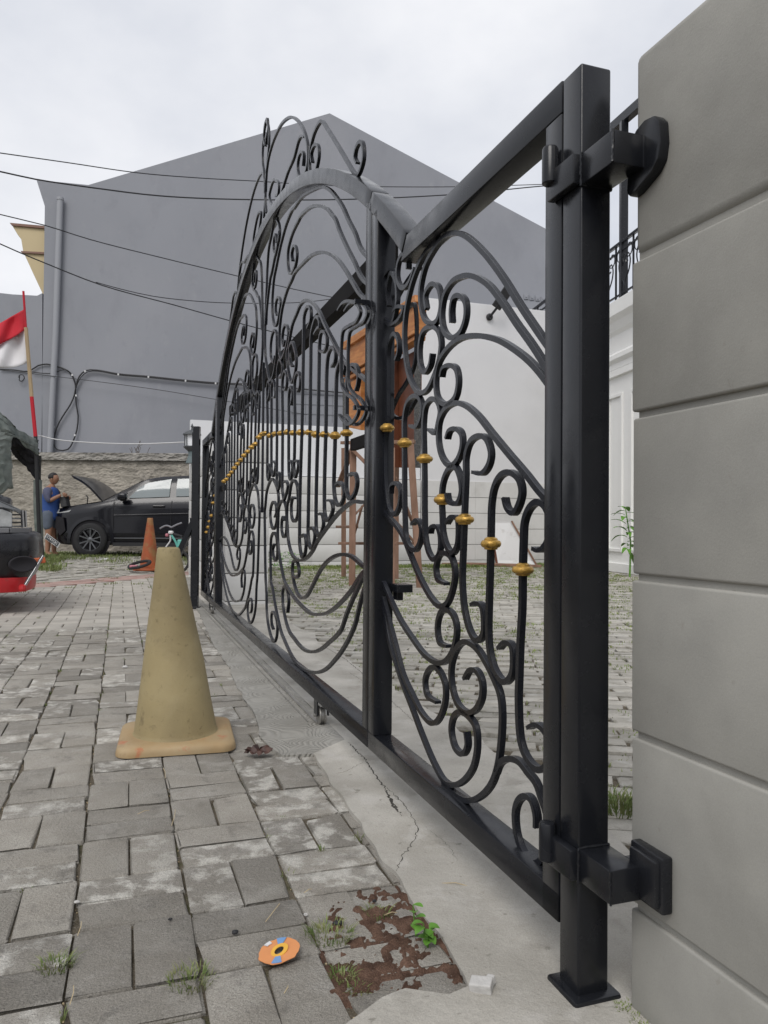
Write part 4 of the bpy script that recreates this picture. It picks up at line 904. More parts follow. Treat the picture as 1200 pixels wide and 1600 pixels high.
# garden lantern
lp_ = Vector((-2.80, 11.15, 1.66)); lt = thing('garden_lantern', lp_, 'small grey garden lantern with white panes on the white pillar at left', 'lantern')
LM = mat('lantern_metal', (.06, .065, .07), .5)
b = MB(); b.lathe(lp_, [(.09, 0), (.085, .02), (.055, .10), (.05, .16), (.06, .175)], 12); b.build('base', mat('lantern_base', (.10, .13, .135), .6), lt)
b = MB(); b.lathe(lp_, [(.05, .17), (.12, .23), (.125, .245), (.115, .25)], 6); b.build('tray', LM, lt)
for k in range(6):
    a = k*pi/3; a2 = a+pi/3; p, q = lp_+Vector((.105*cos(a), .105*sin(a), 0)), lp_+Vector((.105*cos(a2), .105*sin(a2), 0))
    b = MB(); b.bar(p+Vector((0, 0, .25)), p+Vector((0, 0, .42)), .012); b.build('corner_bar', LM, lt)
    b = MB(); i = (p-lp_)*.9+lp_; j = (q-lp_)*.9+lp_; b.prism([i+Vector((0, 0, .25)), j+Vector((0, 0, .25)), j+Vector((0, 0, .42)), i+Vector((0, 0, .42))], (lp_-(i+j)/2)*.05); b.build('pane', BRIGHTW, lt)
b = MB(); b.lathe(lp_, [(.135, .41), (.13, .43), (.08, .465), (.05, .475), (.02, .49), (.012, .52), (.022, .535), (.015, .55), (.004, .58)], 12); b.build('roof', LM, lt)

# guide post with its brace, just outside the far end of the gate
gp0 = Vector((-1.78, 7.19, 0)); gp_t = thing('guide_post', gp0, 'black steel guide post with a slanting brace at the far end of the gate', 'post')
b = MB(); b.box(gp0+Vector((.02, 0, .85)), (.058, .058, 1.70)); b.box(gp0+Vector((.02, 0, .008)), (.09, .09, .016)); b.build('shaft', IRON, gp_t, bevel=.002)
b = MB(); b.box(gp0+Vector((-.034, .12, .83)), (.03, .05, 1.66)); b.box(gp0+Vector((-.01, .06, .82)), (.05, .14, .05)); b.build('rear_bar', IRON, gp_t, bevel=.002)
b = MB(); b.bar(gp0+Vector((-.03, .1, .80)), gp0+Vector((-.40, .16, .0)), .05); b.build('brace', IRON, gp_t, bevel=.002)

# ================================================================== COURTYARD: BACK WALLS
BD = Vector((.946, .324, 0)); BN = Vector((-.324, .946, 0))       # run / away
bw0 = Vector((-3.4, 13.44, 0))
bw = thing('boundary_wall', bw0, 'low white grooved block wall behind the gate at left, below the grey gable', 'wall')
rows = [-.03, .10, .41, .72, 1.03, 1.34, 1.66]
wblocks(bw0, BD, BN, [1.22, .98, 1.1, 1.04], rows, .2, bw, WHITEB, bev=.003)
b = MB(); b.box(bw0+BD*2.17+BN*.12+Vector((0, 0, 2.14)), (4.34, .16, .94), BD, BN); b.build('upper_panel', BRIGHTW, bw)
# faint written marks on the panel
b = MB(); r = random.Random(8); mk = bw0+BD*3.62+BN*.033
for i in range(7):
    for j in range(4):
        if r.random() < .8:
            q = mk+BD*(j*.055+r.uniform(-.01, .01))+Vector((0, 0, 1.78+i*.10)); b.box(q, (.028, .004, .018+.02*r.random()), BD, BN)
b.build('faint_marks', mat('faint_grey_mark', (.50, .51, .53), .8), bw)
tw0 = bw0+BD*4.36
tw = thing('white_building', tw0, 'tall plain white wall with a few block courses at its foot, behind the gate', 'building')
for L0 in range(6):
    for z0, z1 in zip(rows[:-1], rows[1:]):
        b = MB(); b.box(tw0+BD*(L0*1.15+.575)+BN*.1+Vector((0, 0, (z0+z1)/2)), (1.148, .2, z1-z0-.010), BD, BN); b.build('block', WHITEB, tw, bevel=.003, segs=2)
b = MB(); b.box(tw0+BD*3.45+BN*.17+Vector((0, 0, 2.6)), (6.9, .3, 5.24), BD, BN); b.build('wall', WHITEW, tw, bevel=.01)
b = MB(); b.box(tw0+BD*3.45+BN*.1+Vector((0, 0, .81)), (6.88, .17, 1.68), BD, BN); b.build('core', JOINTW, tw)
# solar street lamp
sp = tw0+BD*1.43+Vector((0, 0, 4.96)); sl = thing('solar_lamp', sp, 'small solar wall lamp angled on the tall white wall', 'lamp')
b = MB(); b.lathe(sp, [(.0, 0), (.07, .0), (.07, .03), (.045, .05)], 16, BD, (0, 0, 1), -BN); b.build('wall_mount', PLASTIC, sl)
b = MB(); b.tube([sp-BN*.03, sp-BN*.16+BD*.03+Vector((0, 0, .08)), sp-BN*.3+BD*.08+Vector((0, 0, .20))], .025, 8); b.build('arm', PLASTIC, sl)
hd = (BD*.45-BN*.35+Vector((0, 0, .8))).normalized(); hs = hd.cross(BN).normalized(); hn = hs.cross(hd)
b = MB(); b.box(sp-BN*.3+BD*.14+Vector((0, 0, .32)), (.46, .20, .05), hd, hs, hn); hb_ = b.build('head', PLASTIC, sl, bevel=.01)
b = MB(); b.box(sp-BN*.3+BD*.15+Vector((0, 0, .34))-hn*.028*(1 if hn.y > 0 else -1), (.30, .15, .008), hd, hs, hn); b.build('lens', mat('lamp_lens', (.50, .48, .36), .4), hb_)

# grey gable building
GY = 19.0
gb0 = Vector((-8.6, GY, 0)); gb = thing('gable_building', gb0, 'huge windowless grey rendered gable wall filling the background', 'building')
def gpt(x, y, Y=GY): return spot(x, y, Y)
out = [gpt(62, 900), gpt(70, 322), gpt(57, 281), gpt(138, 289), gpt(515, 177), gpt(852, 357), gpt(905, 386), gpt(905, 900)]
b = MB(); b.prism(out, (0, 2.5, 0)); b.build('gable_wall', GREYW, gb)
b = MB(); b.prism([gpt(-80, 900), gpt(-80, 452), gpt(2, 458), gpt(20, 460), gpt(40, 461), gpt(58, 462), gpt(66, 458), gpt(66, 900)], (0, 2, 0)); b.build('side_wall', GREYW, gb)
# cornice of the front facade, seen in profile
prof = [(17, 349), (72, 354), (72, 470), (66, 458), (52, 428), (36, 393), (33, 374), (27, 366)]
P_ = [gpt(x, y, GY+.25) for x, y in prof]; b = MB(); b.prism(P_, (0, 6, 0)); co = b.build('cornice', CREAM, gb, bevel=.01)
b = MB(); b.prism([gpt(15, 348, GY+.2), gpt(72, 353, GY+.2), gpt(72, 357, GY+.2), gpt(18, 352, GY+.2)], (0, 6, 0)); b.build('cornice_edge', BROWNT, co)
b = MB(); b.prism([gpt(32, 392, GY+.2), gpt(72, 394, GY+.2), gpt(72, 397, GY+.2), gpt(34, 395, GY+.2)], (0, 6, 0)); b.build('cornice_moulding', BROWNT, co)
# weathered plaster joints and vent blocks high on the wall
for k in range(4):
    q = gpt(822+k*9, 464+k*1.2); b = MB(); b.box(q+Vector((0, -.012, 0)), (.11, .03, .12)); b.box(q+Vector((0, -.03, .0)), (.05, .02, .05)); b.build('vent_block', GREYW, gb, bevel=.004)
# light joints of the low cladding panels near the bottom centre
for y in (617, 633, 648):
    b = MB(); a_, c_ = gpt(455, y-2), gpt(545, y+2); b.bar(a_+Vector((0, -.004, 0)), c_+Vector((0, -.004, 0)), .006, .02); b.build('panel_joint', mat('joint_grey', (.15, .155, .17), .9), gb)
for x in (437, 457, 478, 499, 520, 541):
    b = MB(); a_, c_ = gpt(x, 606), gpt(x-1, 660); b.bar(a_+Vector((0, -.004, 0)), c_+Vector((0, -.004, 0)), .006, .012, up=(0, 1, 0)); b.build('panel_joint', MATS['joint_grey'], gb)
# downpipe
PIPE = mat('grey_pipe_paint', (.30, .31, .335), .5)
b = MB(); pts = [gpt(94, 312, GY-.12), gpt(91, 400, GY-.12), gpt(87, 520, GY-.12), gpt(82, 620, GY-.12), gpt(77, 730, GY-.12)]; b.tube(pts, .075, 12)
b.tube([gpt(94, 309, GY-.12), gpt(94, 313, GY-.12)], .085, 12); dp = tag(b.build('downpipe', PIPE, None, smooth=40), 'pale grey drain pipe running down the left side of the grey gable wall', 'pipe')
# cable bundle clipped to the wall
cbt = thing('cable_bundle', gpt(118, 600, GY-.06), 'black cable bundle looping across the grey wall', 'cable')
CAB = [[(0, 577), (22, 578), (45, 580), (60, 571), (75, 569), (90, 573), (102, 577), (113, 586), (118, 602), (118, 618)],
       [(50, 581), (65, 583), (85, 583), (100, 577), (110, 582), (116, 596)],
       [(118, 618), (119, 632), (122, 650), (120, 672), (113, 692), (106, 702), (90, 703), (84, 694), (88, 670), (97, 652), (110, 632), (116, 618), (119, 602), (124, 588), (134, 579), (150, 578), (185, 584), (232, 588), (290, 594), (337, 598), (385, 600), (437, 604), (476, 608), (531, 613), (580, 616)],
       [(119, 604), (126, 590), (137, 581), (152, 580), (186, 586), (232, 590), (290, 596), (337, 600), (385, 602)],
       [(29, 590), (31, 586), (36, 586), (38, 591), (34, 596), (30, 594), (31, 588)]]
for k, c_ in enumerate(CAB):
    P_ = smooth_path([gpt(x, y, GY-.05-.012*k) for x, y in c_], .12); b = MB(); b.tube(P_, .018 if k in (0, 2) else .012, 5); b.build('cable', WIRE, cbt, smooth=True)
for x, y in ((113, 586), (119, 618), (133, 580), (185, 585), (232, 589), (290, 595), (337, 599), (380, 600), (88, 588), (84, 667), (117, 680)):
    b = MB(); b.box(gpt(x, y, GY-.10), (.035, .03, .045)); b.build('clip', WHITEP, cbt)
# thin second line
b = MB(); b.tube(smooth_path([gpt(x, y, GY-.2) for x, y in ((0, 578), (85, 588), (240, 608), (360, 628), (480, 648))], .3), .009, 4)
tag(b.build('wall_wire', WIRE), 'thin slack wire sloping across the grey wall below the cable bundle', 'wire')

# ================================================================== ROUGH WALL AT LEFT
rw0 = Vector((-11, 17.5, 0)); rw = thing('rough_wall', rw0, 'weathered rough cement wall behind the black car', 'wall')
def rough_panel(x0, x1, z0, z1f, y, amp, nx, nz, mtl, th, seed, sc=1.):
    b = MB(); vs = []
    for i in range(nx+1):
        for j in range(nz+1):
            X = x0+(x1-x0)*i/nx; z1 = z1f(X); Z = z0+(z1-z0)*j/nz
            d = amp*(noise.fractal((X*4.1*sc, Z*9*sc, seed), .8, 2.1, 6)+.5*noise.noise((X*16*sc, Z*30*sc, seed)))
            vs.append((X, y-d, Z))
    fs = [(i*(nz+1)+j, (i+1)*(nz+1)+j, (i+1)*(nz+1)+j+1, i*(nz+1)+j+1) for i in range(nx) for j in range(nz)]
    b.add(vs, fs)
    b.box(((x0+x1)/2, y+th/2+.06, (z0+z1f(x0))/2), (x1-x0, th, z1f(x0)-z0-.02)); return b
rough_panel(-11, -3.9, -.1, lambda X: 2.20, 17.5, .017, 420, 120, ROUGHW, .2, 3).build('render', ROUGHW, rw, fix=False)
rough_panel(-11, -3.9, 2.2, lambda X: 2.37, 17.42, .03, 240, 8, ROUGHW, .3, 13).build('coping', mat('coping_cement', (.30, .285, .26), .95, .15, 2, bump=1.5, bscale=20, patches=[((.12, .115, .105), 4, .52, .66, .7, None)]), rw, fix=False)
# dead weeds on top of the wall
b = MB(); q = spot(220, 712, 17.5); r = random.Random(4)
for k in range(9):
    p = q+Vector((r.uniform(-.25, .15), 0, -.05)); b.tube([p, p+Vector((r.uniform(-.08, .08), 0, r.uniform(.1, .2))), p+Vector((r.uniform(-.15, .15), 0, r.uniform(.2, .42)))], .006, 4)
tag(b.build('dead_weeds', mat('dead_stem', (.09, .075, .06), .9), None, at=q), 'dry dead weed stalks standing on top of the rough wall', 'weeds')

# ================================================================== OVERHEAD WIRES
WI = [([(-120, 222, 11), (0, 239, 12), (105, 254, 13), (215, 270, 14), (310, 278, 15), (400, 283, 16), (515, 290, 17.4), (690, 292, 18), (850, 288, 18.5), (1010, 282, 19)], .012, 'topmost overhead wire crossing the grey gable'),
      ([(-120, 246, 11), (0, 268, 12), (55, 280, 12.5), (150, 294, 13.3), (250, 306, 14), (400, 312, 15.5), (560, 311, 16.8), (720, 303, 17.8), (850, 290.5, 18.5), (1010, 279, 19)], .017, 'twisted thick overhead cable, second from the top'),
      ([(-120, 300, 11), (0, 335, 12), (70, 352, 12.6), (140, 374, 13.2), (250, 402, 14.4), (370, 431, 15.4), (460, 452, 16.4), (549, 470.5, 17.2), (660, 492, 18.4)], .012, 'third overhead wire, sloping down behind the gate arch'),
      ([(-120, 322, 11), (0, 381, 12), (80, 415, 12.6), (160, 446, 13.2), (270, 476, 14.2), (370, 504, 15.3), (480, 532, 16.6), (600, 560, 18.2)], .013, 'lowest overhead wire, sloping steeply down to the right'),
      ([(150, 441, 13.15), (190, 452, 13.6), (240, 463, 14.2), (300, 470, 14.8), (360, 473.5, 15.4), (470, 472.5, 16.4), (528, 466, 17)], .010, 'thin wire branching off the lowest overhead wire')]
for P_, rad, lab in WI:
    b = MB(); b.tube(smooth_path([spot(x, y, Y) for x, y, Y in P_], .25), rad*.8, 6); tag(b.build('overhead_wire', WIRE, None, smooth=True), lab, 'wire', 'overhead wires')
b = MB(); b.tube(smooth_path([spot(x, y, Y) for x, y, Y in ((60, 680, 13.5), (90, 687, 13), (150, 692, 12.4), (220, 693.5, 11.8), (288, 691, 11.2))], .2), .009, 5)
tag(b.build('white_rope', ROPE), 'pale rope strung from the tarp pole to the lantern pillar', 'rope')

# ================================================================== FLAG
fp = thing('flag_pole', spot(62, 884, 13.7), 'leaning bamboo pole with red painted tip and foot, carrying the flag', 'pole')
for (a, b_), mtl, nm in ((((36.5, 455), (40.5, 512)), FLAGR, 'red_tip'), (((40.5, 512), (49.5, 620)), BAMBOO, 'bamboo'), (((49.5, 620), (55.5, 682)), FLAGR, 'red_section'), (((55.5, 682), (63, 884)), PLASTIC, 'lower_pole')):
    b = MB(); b.tube([spot(*a, 13.3), spot(*b_, 13.3)], .034 if nm != 'red_tip' else .02, 8); b.build(nm, mtl, fp)
fl = thing('flag', spot(20, 530, 13.3), 'red over white cloth flag hanging at the left edge', 'flag')
def flag_sheet(top, bot):
    b = MB(); n, m_ = 26, 10; vs = []
    for i in range(n+1):
        u = i/n
        for j in range(m_+1):
            v = j/m_; (tx, ty), (bx_, by) = top(u), bot(u); x, y = tx+(bx_-tx)*v, ty+(by-ty)*v
            vs.append(spot(x, y, 13.3+.10*sin(u*9+v*1.5)+.05*sin(u*17-v*3)))
    for i in range(n):
        for j in range(m_): b.add([], []); b.f.append((i*(m_+1)+j, (i+1)*(m_+1)+j, (i+1)*(m_+1)+j+1, i*(m_+1)+j+1)); b.m.append(0)
    b.v = [tuple(v) for v in vs]; return b
L3 = lambda a, b, u: (a[0]+(b[0]-a[0])*u, a[1]+(b[1]-a[1])*u)
t1 = lambda u: L3((38, 483), (-70, 545), u); m1 = lambda u: (L3((42, 513), (-70, 570), u)[0], L3((42, 513), (-70, 572), u)[1]+3*sin(u*5)); e1 = lambda u: (L3((47, 560), (-70, 560), u)[0], 566+12*sin(u*7+.4)*u+ (578-566)*(u*2 if u < .5 else 1))
for nm, a, c_, mtl in (('red_half', t1, m1, FLAGR), ('white_half', m1, e1, FLAGW)):
    o = flag_sheet(a, c_).build(nm, mtl, fl, smooth=True, fix=False); md = o.modifiers.new('cloth', 'SOLIDIFY'); md.thickness = .006

# ================================================================== TARP SHELTER
ts = thing('tarp_shelter', spot(66, 884, 13.6), 'sagging grey green tarpaulin awning tied to a thin post at the left edge', 'tarpaulin')
def sheet(name, rows_, mtl, par, Y0, folds=.05, n=8, th=.02):
    """rows_: list of polylines (x, y, Y) across; interpolated to a cloth with folds"""
    b = MB(); R0 = [smooth_path([spot(*q) for q in row], 9) for row in rows_]
    R0 = []
    for row in rows_:
        P_ = [spot(*q) for q in row]; line = []
        for i in range(len(P_)-1):
            for k in range(n): line.append(P_[i].lerp(P_[i+1], k/n))
        line.append(P_[-1]); R0.append(line)
    rws = []
    for i in range(len(R0)-1):
        for k in range(n):
            rws.append([a.lerp(c_, k/n) for a, c_ in zip(R0[i], R0[i+1])])
    rws.append(R0[-1]); vs = []
    for i, row in enumerate(rws):
        for j, p in enumerate(row): vs.append(p+Vector((.3*folds*noise.noise((i*.35, j*.3, 1)), folds*noise.noise((i*.55, j*.16, 5)), folds*.8*noise.noise((i*.5, j*.12, 9)))))
    w = len(rws[0]); b.add(vs, [(i*w+j, (i+1)*w+j, (i+1)*w+j+1, i*w+j+1) for i in range(len(rws)-1) for j in range(w-1)])
    o = b.build(name, mtl, par, smooth=True, fix=False); md = o.modifiers.new('cloth', 'SOLIDIFY'); md.thickness = th; return o
sheet('front_fall', [[(-60, 622, 11.8), (-20, 633, 11.9), (1, 645, 12.0), (12, 656, 12.1), (30, 672, 12.5), (46, 681, 13), (60, 687, 13.4)],
                     [(-60, 650, 11.7), (-20, 656, 11.8), (0, 665, 11.9), (14, 672, 12), (30, 684, 12.4), (47, 695, 12.9), (60, 697, 13.3)],
                     [(-60, 700, 11.7), (-24, 700, 11.8), (-4, 700, 11.9), (14, 680, 12), (26, 683, 12.3), (44, 700, 12.9), (61, 713, 13.3)]], TARP, ts, 12, .05)
sheet('left_fall', [[(-60, 690, 11.7), (-10, 680, 11.8), (8, 676, 11.95), (20, 680, 12.05)], [(-50, 720, 11.7), (-8, 705, 11.8), (8, 700, 11.95), (17, 702, 12.05)],
                    [(-30, 760, 11.8), (2, 730, 11.9), (12, 728, 12), (19, 730, 12.1)], [(-20, 790, 11.9), (12, 764, 12), (16, 764, 12.1), (20, 763, 12.15)]], TARP, ts, 12, .04)
sheet('underside', [[(14, 676, 12.9), (26, 680, 13), (42, 692, 13.3), (60, 702, 13.5)], [(16, 692, 13), (28, 695, 13.1), (44, 706, 13.3), (61, 716, 13.5)], [(17, 706, 13.1), (28, 707, 13.2), (46, 730, 13.4), (62, 735, 13.55)], [(40, 728, 13.4), (46, 736, 13.45), (54, 748, 13.5), (63, 752, 13.58)]], SHADEBLK, ts, 13, .05)
b = MB(); b.tube(smooth_path([spot(x, y, 13.6) for x, y in ((61, 712), (60, 745), (60, 775), (62, 800), (62, 830), (65, 860), (66.5, 886))], .3), [.05]*1+[.05]*0 or .05, 8) if False else b.tube(smooth_path([spot(x, y, 13.6) for x, y in ((61, 712), (60, 745), (60, 775), (62, 800), (62, 830), (65, 860), (66.5, 886))], .3), .045, 8)
b.build('post', mat('old_post', (.05, .05, .045), .9, .3, 10, bump=1, bscale=20), ts, smooth=True)
b = MB(); b.tube(smooth_path([spot(x, y, 13.52) for x, y in ((59, 750), (59, 790), (61, 830), (61, 842))], .2), .075, 8); b.build('wrapped_cloth', TARP, ts, smooth=True)

# ================================================================== TIMBER STAND AND CARVED WOODEN PIECE
def tbar(name, par, a, c_, w, h=None, mtl=TIMBER):
    b = MB(); b.bar(a, c_, w, h); return b.build(name, mtl, par, bevel=.004)
stt = thing('timber_stand', (-.02, 10.1, 0), 'rough brown timber trestle stand in the courtyard', 'stand')
legs = [((537, 700, 11.5), (537, 901, 11.6), .07), ((552, 690, 10.0), (550, 915, 9.95), .085), ((641, 690, 9.7), (656, 919, 9.74), .085), ((612, 700, 9.5), (612, 922, 9.2), .08), ((620, 700, 11.2), (619, 905, 11.0), .07)]
for a, c_, w in legs: tbar('leg', stt, spot(*a), ground(c_[0], c_[1]), w, w*.7)
for a, c_, w in (((531, 849, 10.7), (660, 849, 9.7), .07), ((528, 823, 11.3), (556, 823, 10.1), .07), ((536, 692, 11.3), (606, 690, 10), .09), ((600, 692, 9.8), (648, 690, 9.7), .09), ((556, 688, 9.9), (528, 760, 11.2), .07), ((548, 700, 9.9), (590, 742, 9.9), .09),
                ((545, 868, 10.2), (566, 790, 10.2), .06), ((612, 735, 9.7), (650, 830, 9.9), .05), ((606, 800, 9.6), (650, 850, 9.7), .05), ((618, 745, 9.9), (603, 830, 9.9), .05), ((553, 806, 10), (575, 782, 10), .05)):
    tbar('rail' if abs(a[1]-c_[1]) < 12 else 'brace', stt, spot(*a), spot(*c_), w, w*.5)
# carved cabinet front
cp = thing('carved_cabinet', spot(600, 680, 10.8), 'orange varnished carved wooden front with a dark red brown recess, on the timber stand', 'wood carving')
YL, YR = 12.3, 10.0
def cq(x, y):     # on the slanted face of the piece
    u = (x-538)/(652-538); Y = 1/((1-u)/YL+u/YR); return spot(x, y, Y)
back = (cq(538, 600)-cq(652, 600)).cross(Vector((0, 0, 1))).normalized()
if back.y < 0: back = -back
def cpris(nm, pts, d0, d1, mtl, bev=.006):
    b = MB(); b.prism([cq(x, y)+back*d0 for x, y in pts], back*(d1-d0)); return b.build(nm, mtl, cp, bevel=bev)
cpris('gable_board', [(541, 541), (652, 465), (654, 478), (653, 515), (541, 585)], 0, .12, WOODO)
cpris('top_moulding', [(539, 536), (653, 461), (655, 472), (539, 547)], -.05, .12, WOODO)
cpris('lower_moulding', [(540, 583), (654, 513), (654, 522), (540, 590)], -.07, .12, WOODO)
cpris('lower_moulding', [(541, 592), (653, 524), (652, 531), (541, 598)], -.035, .12, WOODO)
cpris('side_panel', [(545, 598), (564, 588), (563, 672), (545, 668)], .0, .1, WOODO)
cpris('recess_panel', [(566, 586), (639, 543), (637, 730), (608, 730), (600, 676), (566, 674)], .14, .2, WOODD)
cpris('stile', [(598, 566), (608, 560), (610, 730), (603, 730)], .02, .14, WOODD)
cpris('edge_trim', [(649, 530), (653.5, 527), (653.5, 731), (649, 731)], -.02, .04, GRAN, .002)
cpris('edge_trim', [(537, 592), (541, 590), (541, 672), (537, 671)], -.02, .04, GRAN, .002)
# leaning boards, planks, sack
q0 = ground(777, 884); lb = thing('leaning_board', q0, 'white stained board with a wooden edge leaning on the white wall', 'board')
A_, B_, C_, D_ = [Vector(v) for v in ((0, 0, 0),)*4]
A_ = ground(778, 884); B_ = ground(838, 885); A_.z = B_.z = .02
up_ = BN*.32+Vector((0, 0, .86)); C_ = B_+up_-BD*.38; D_ = A_+up_
b = MB(); b.prism([A_, B_, C_, D_], BN*.02+Vector((0, 0, -.008))); b.build('panel', mat('stained_white_board', (.66, .66, .66), .6, patches=[((.30, .27, .23), 3.2, .58, .75, .8, None)]), lb)
tbar('edge_strip', lb, B_+BD*.01, C_+BD*.01, .05, .03); tbar('edge_strip', lb, A_-BD*.02, D_-BD*.02, .04, .03, WOODD)
b = MB(); a_, c_ = ground(630, 882), ground(846, 887); b.bar(a_+Vector((0, 0, .03)), c_+Vector((0, 0, .03)), .12, .045); tag(b.build('timber_plank', TIMBER, None, bevel=.004, at=a_), 'long reddish brown plank lying along the foot of the white wall', 'plank')
b = MB(); b.bar(a_+BN*.16+Vector((.3, 0, .035)), c_+BN*.16+Vector((-.2, 0, .035)), .10, .05); tag(b.build('timber_plank', TIMBER, None, bevel=.004, at=a_+BN*.16), 'second plank tight against the foot of the white wall, behind the front plank', 'plank')
def lump(name, c, sx, sy, sz, mtl, label, cat, seed=0, par=None, am=.18):
    bm = bmesh.new(); bmesh.ops.create_icosphere(bm, subdivisions=4, radius=1)
    for v in bm.verts:
        k = 1+am*noise.fractal(v.co*1.6+Vector((seed, 3, 1)), 1, 2, 4); v.co = Vector((v.co.x*sx*k, v.co.y*sy*k, max(-.85, v.co.z)*sz*k+sz*.85))
    me = bpy.data.meshes.new(name); bm.to_mesh(me); bm.free(); me.materials.append(mtl); me.polygons.foreach_set('use_smooth', [True]*len(me.polygons))
    o = bpy.data.objects.new(name, me); o.location = Vector(c)-(wloc(par) if par else Vector((0, 0, 0))); place(o, par); return tag(o, label, cat) if label else o
sk = Vector((-2.28, 13.1, 0)); lump('sack', sk, .30, .2, .36, mat('white_sack', (.56, .57, .60), .8, .08, 5, bump=.8, bscale=12), 'bulging pale sack against the low white wall, seen between the bars', 'sack', 2)
lump('red_cap_jar', sk+Vector((-.18, -.1, .66)), .07, .07, .06, RED, 'small red ball-like lid on top of the pale sack', 'lid', 5)

# ================================================================== HOUSE AT RIGHT
HA = radians(9.5); HD = Vector((-sin(HA), cos(HA), 0)); HN = Vector((cos(HA), sin(HA), 0)); h0 = Vector((4.12, 13, 0))
hs_ = thing('white_house', h0+HD*-3, 'white house with panelled pilaster, moulded cornice and balcony, between post and pillar', 'house')
HW = mat('house_white', (.80, .80, .78), .6, .04, 1.5, spec=.3)
def hbox(nm, u0, u1, z0, z1, d0, d1, mtl=HW, bev=.01, par=hs_):
    b = MB(); b.box(h0+HD*((u0+u1)/2)+HN*((d0+d1)/2)+Vector((0, 0, (z0+z1)/2)), (u1-u0, d1-d0, z1-z0), HD, HN); return b.build(nm, mtl, par, bevel=bev)
hbox('wall', -4, 5, -.05, 3.3, .30, 1.0)
pl_ = hbox('pilaster', -.95, 1.0, .0, 3.45, .0, .32)
for u in (-.42, .42):
    for nm, a in (('panel_moulding', (u-.27, u-.22, .35, 3.1)), ('panel_moulding', (u+.22, u+.27, .35, 3.1)), ('panel_moulding', (u-.22, u+.22, .35, .41)), ('panel_moulding', (u-.22, u+.22, 3.04, 3.1))):
        hbox(nm, a[0], a[1], a[2], a[3], -.035, .01, HW, .008, pl_)
hbox('plinth', -1.0, 1.05, 0, .16, -.06, .3); hbox('capital', -1.0, 1.05, 3.40, 3.52, -.06, .3)
b = MB(); prof = [(.3, 3.52), (-.06, 3.52), (-.06, 3.62), (-.12, 3.68), (-.12, 3.76), (-.04, 3.82), (-.04, 4.12), (-.10, 4.18), (-.16, 4.3), (-.24, 4.38), (-.24, 4.62), (.3, 4.62)]
b.prism([h0+HD*-4+HN*d_+Vector((0, 0, z)) for d_, z in prof], HD*9); b.build('cornice', HW, hs_, bevel=.006)
hbox('balcony_floor', -4, 5, 4.5, 4.64, .0, 4)
bal = thing('balcony_railing', h0+Vector((0, 0, 4.62)), 'black wrought iron balcony railing with small scrolls on the white house', 'railing')
def hp_(u, z, d=-.12): return h0+HD*u+HN*d+Vector((0, 0, z))
for z, w in ((5.62, .05), (5.48, .03), (4.74, .03)): tbar('rail', bal, hp_(-4, z), hp_(5, z), w, w, IRON)
for k in range(-5, 8):
    u = k*.62+.2
    tbar('post', bal, hp_(u, 4.62), hp_(u, 5.6), .03, .03, IRON)
    for q in (0, 1):
        sg = 1 if q else -1
        sc = [(0, .05), (.05, .2), (.16, .34), (.2, .5), (.14, .62), (.05, .58), (.06, .48), (.12, .5)]
        P_ = smooth_path([hp_(u+.31+sg*a, 4.74+z) for a, z in sc], .05); b = MB(); b.tube(P_, .012, 5); b.build('scroll', IRON, bal)
        sc = [(0, .70), (.08, .62), (.18, .60), (.26, .66), (.25, .78), (.16, .82), (.11, .75)]
        P_ = smooth_path([hp_(u+.31+sg*a, 4.70+z) for a, z in sc], .05); b = MB(); b.tube(P_, .010, 5); b.build('scroll', IRON, bal)
cpst = thing('canopy_frame', hp_(.1, 4.62), 'dark steel canopy post and sloping beam above the balcony', 'canopy frame')
q = spot(974, 480, 13); tbar('post', cpst, Vector((q.x, q.y, 4.6)), spot(975, 190, 13), .12, .12, IRON)
tbar('beam', cpst, spot(915, 238, 14.5), spot(1040, 128, 11.8), .13, .16, IRON)
# plant beside the pilaster
pc = spot(984, 902, 12.0); pc.z = 0; pl2 = thing('garden_plant', pc, 'leafy green garden plant at the foot of the white house', 'plant')
b = MB(); top = spot(977, 792, pc.y); b.tube([pc, pc.lerp(top, .5)+Vector((.05, 0, 0)), top], [.015, .012, .006], 6); b.build('stem', LEAF, pl2)
r = random.Random(2)
for k in range(22):
    u = .35+.65*k/21; p = pc.lerp(top, u); a = r.uniform(pi*.55, pi*1.75) if k % 3 else r.uniform(-1, 1)
    b = MB(); leafmesh(b, p, (cos(a), sin(a), 0), r.uniform(.16, .28), r.uniform(.03, .05), r.uniform(.0, .8), r.uniform(.3, .9)); b.build('leaf', LEAF, pl2, smooth=True, fix=False)
sh = MB()
for k in range(200):
    x = R_.uniform(-2.35, -1.35); p = (x, 12.6+.9*R_.random(), 0); a = R_.uniform(0, 2*pi); z = R_.uniform(.02, .3)
    leafmesh(sh, (p[0], p[1], z), (cos(a), sin(a), 0), R_.uniform(.06, .12), .025, .4, .4)
tag(sh.build('weeds', LEAF, None, fix=False), 'low leafy weeds growing at the foot of the pale sack by the low wall', 'weeds')

b = MB(); 
for k in range(60):
    q = P0+PD*R_.uniform(-.01, .12)-PN*R_.uniform(.0, .02); blades(b, (q.x, q.y, 0), 10, .012, .012, R_, w=.0012)
tag(b.build('moss', GRASSY, None, fix=False), kind='stuff')

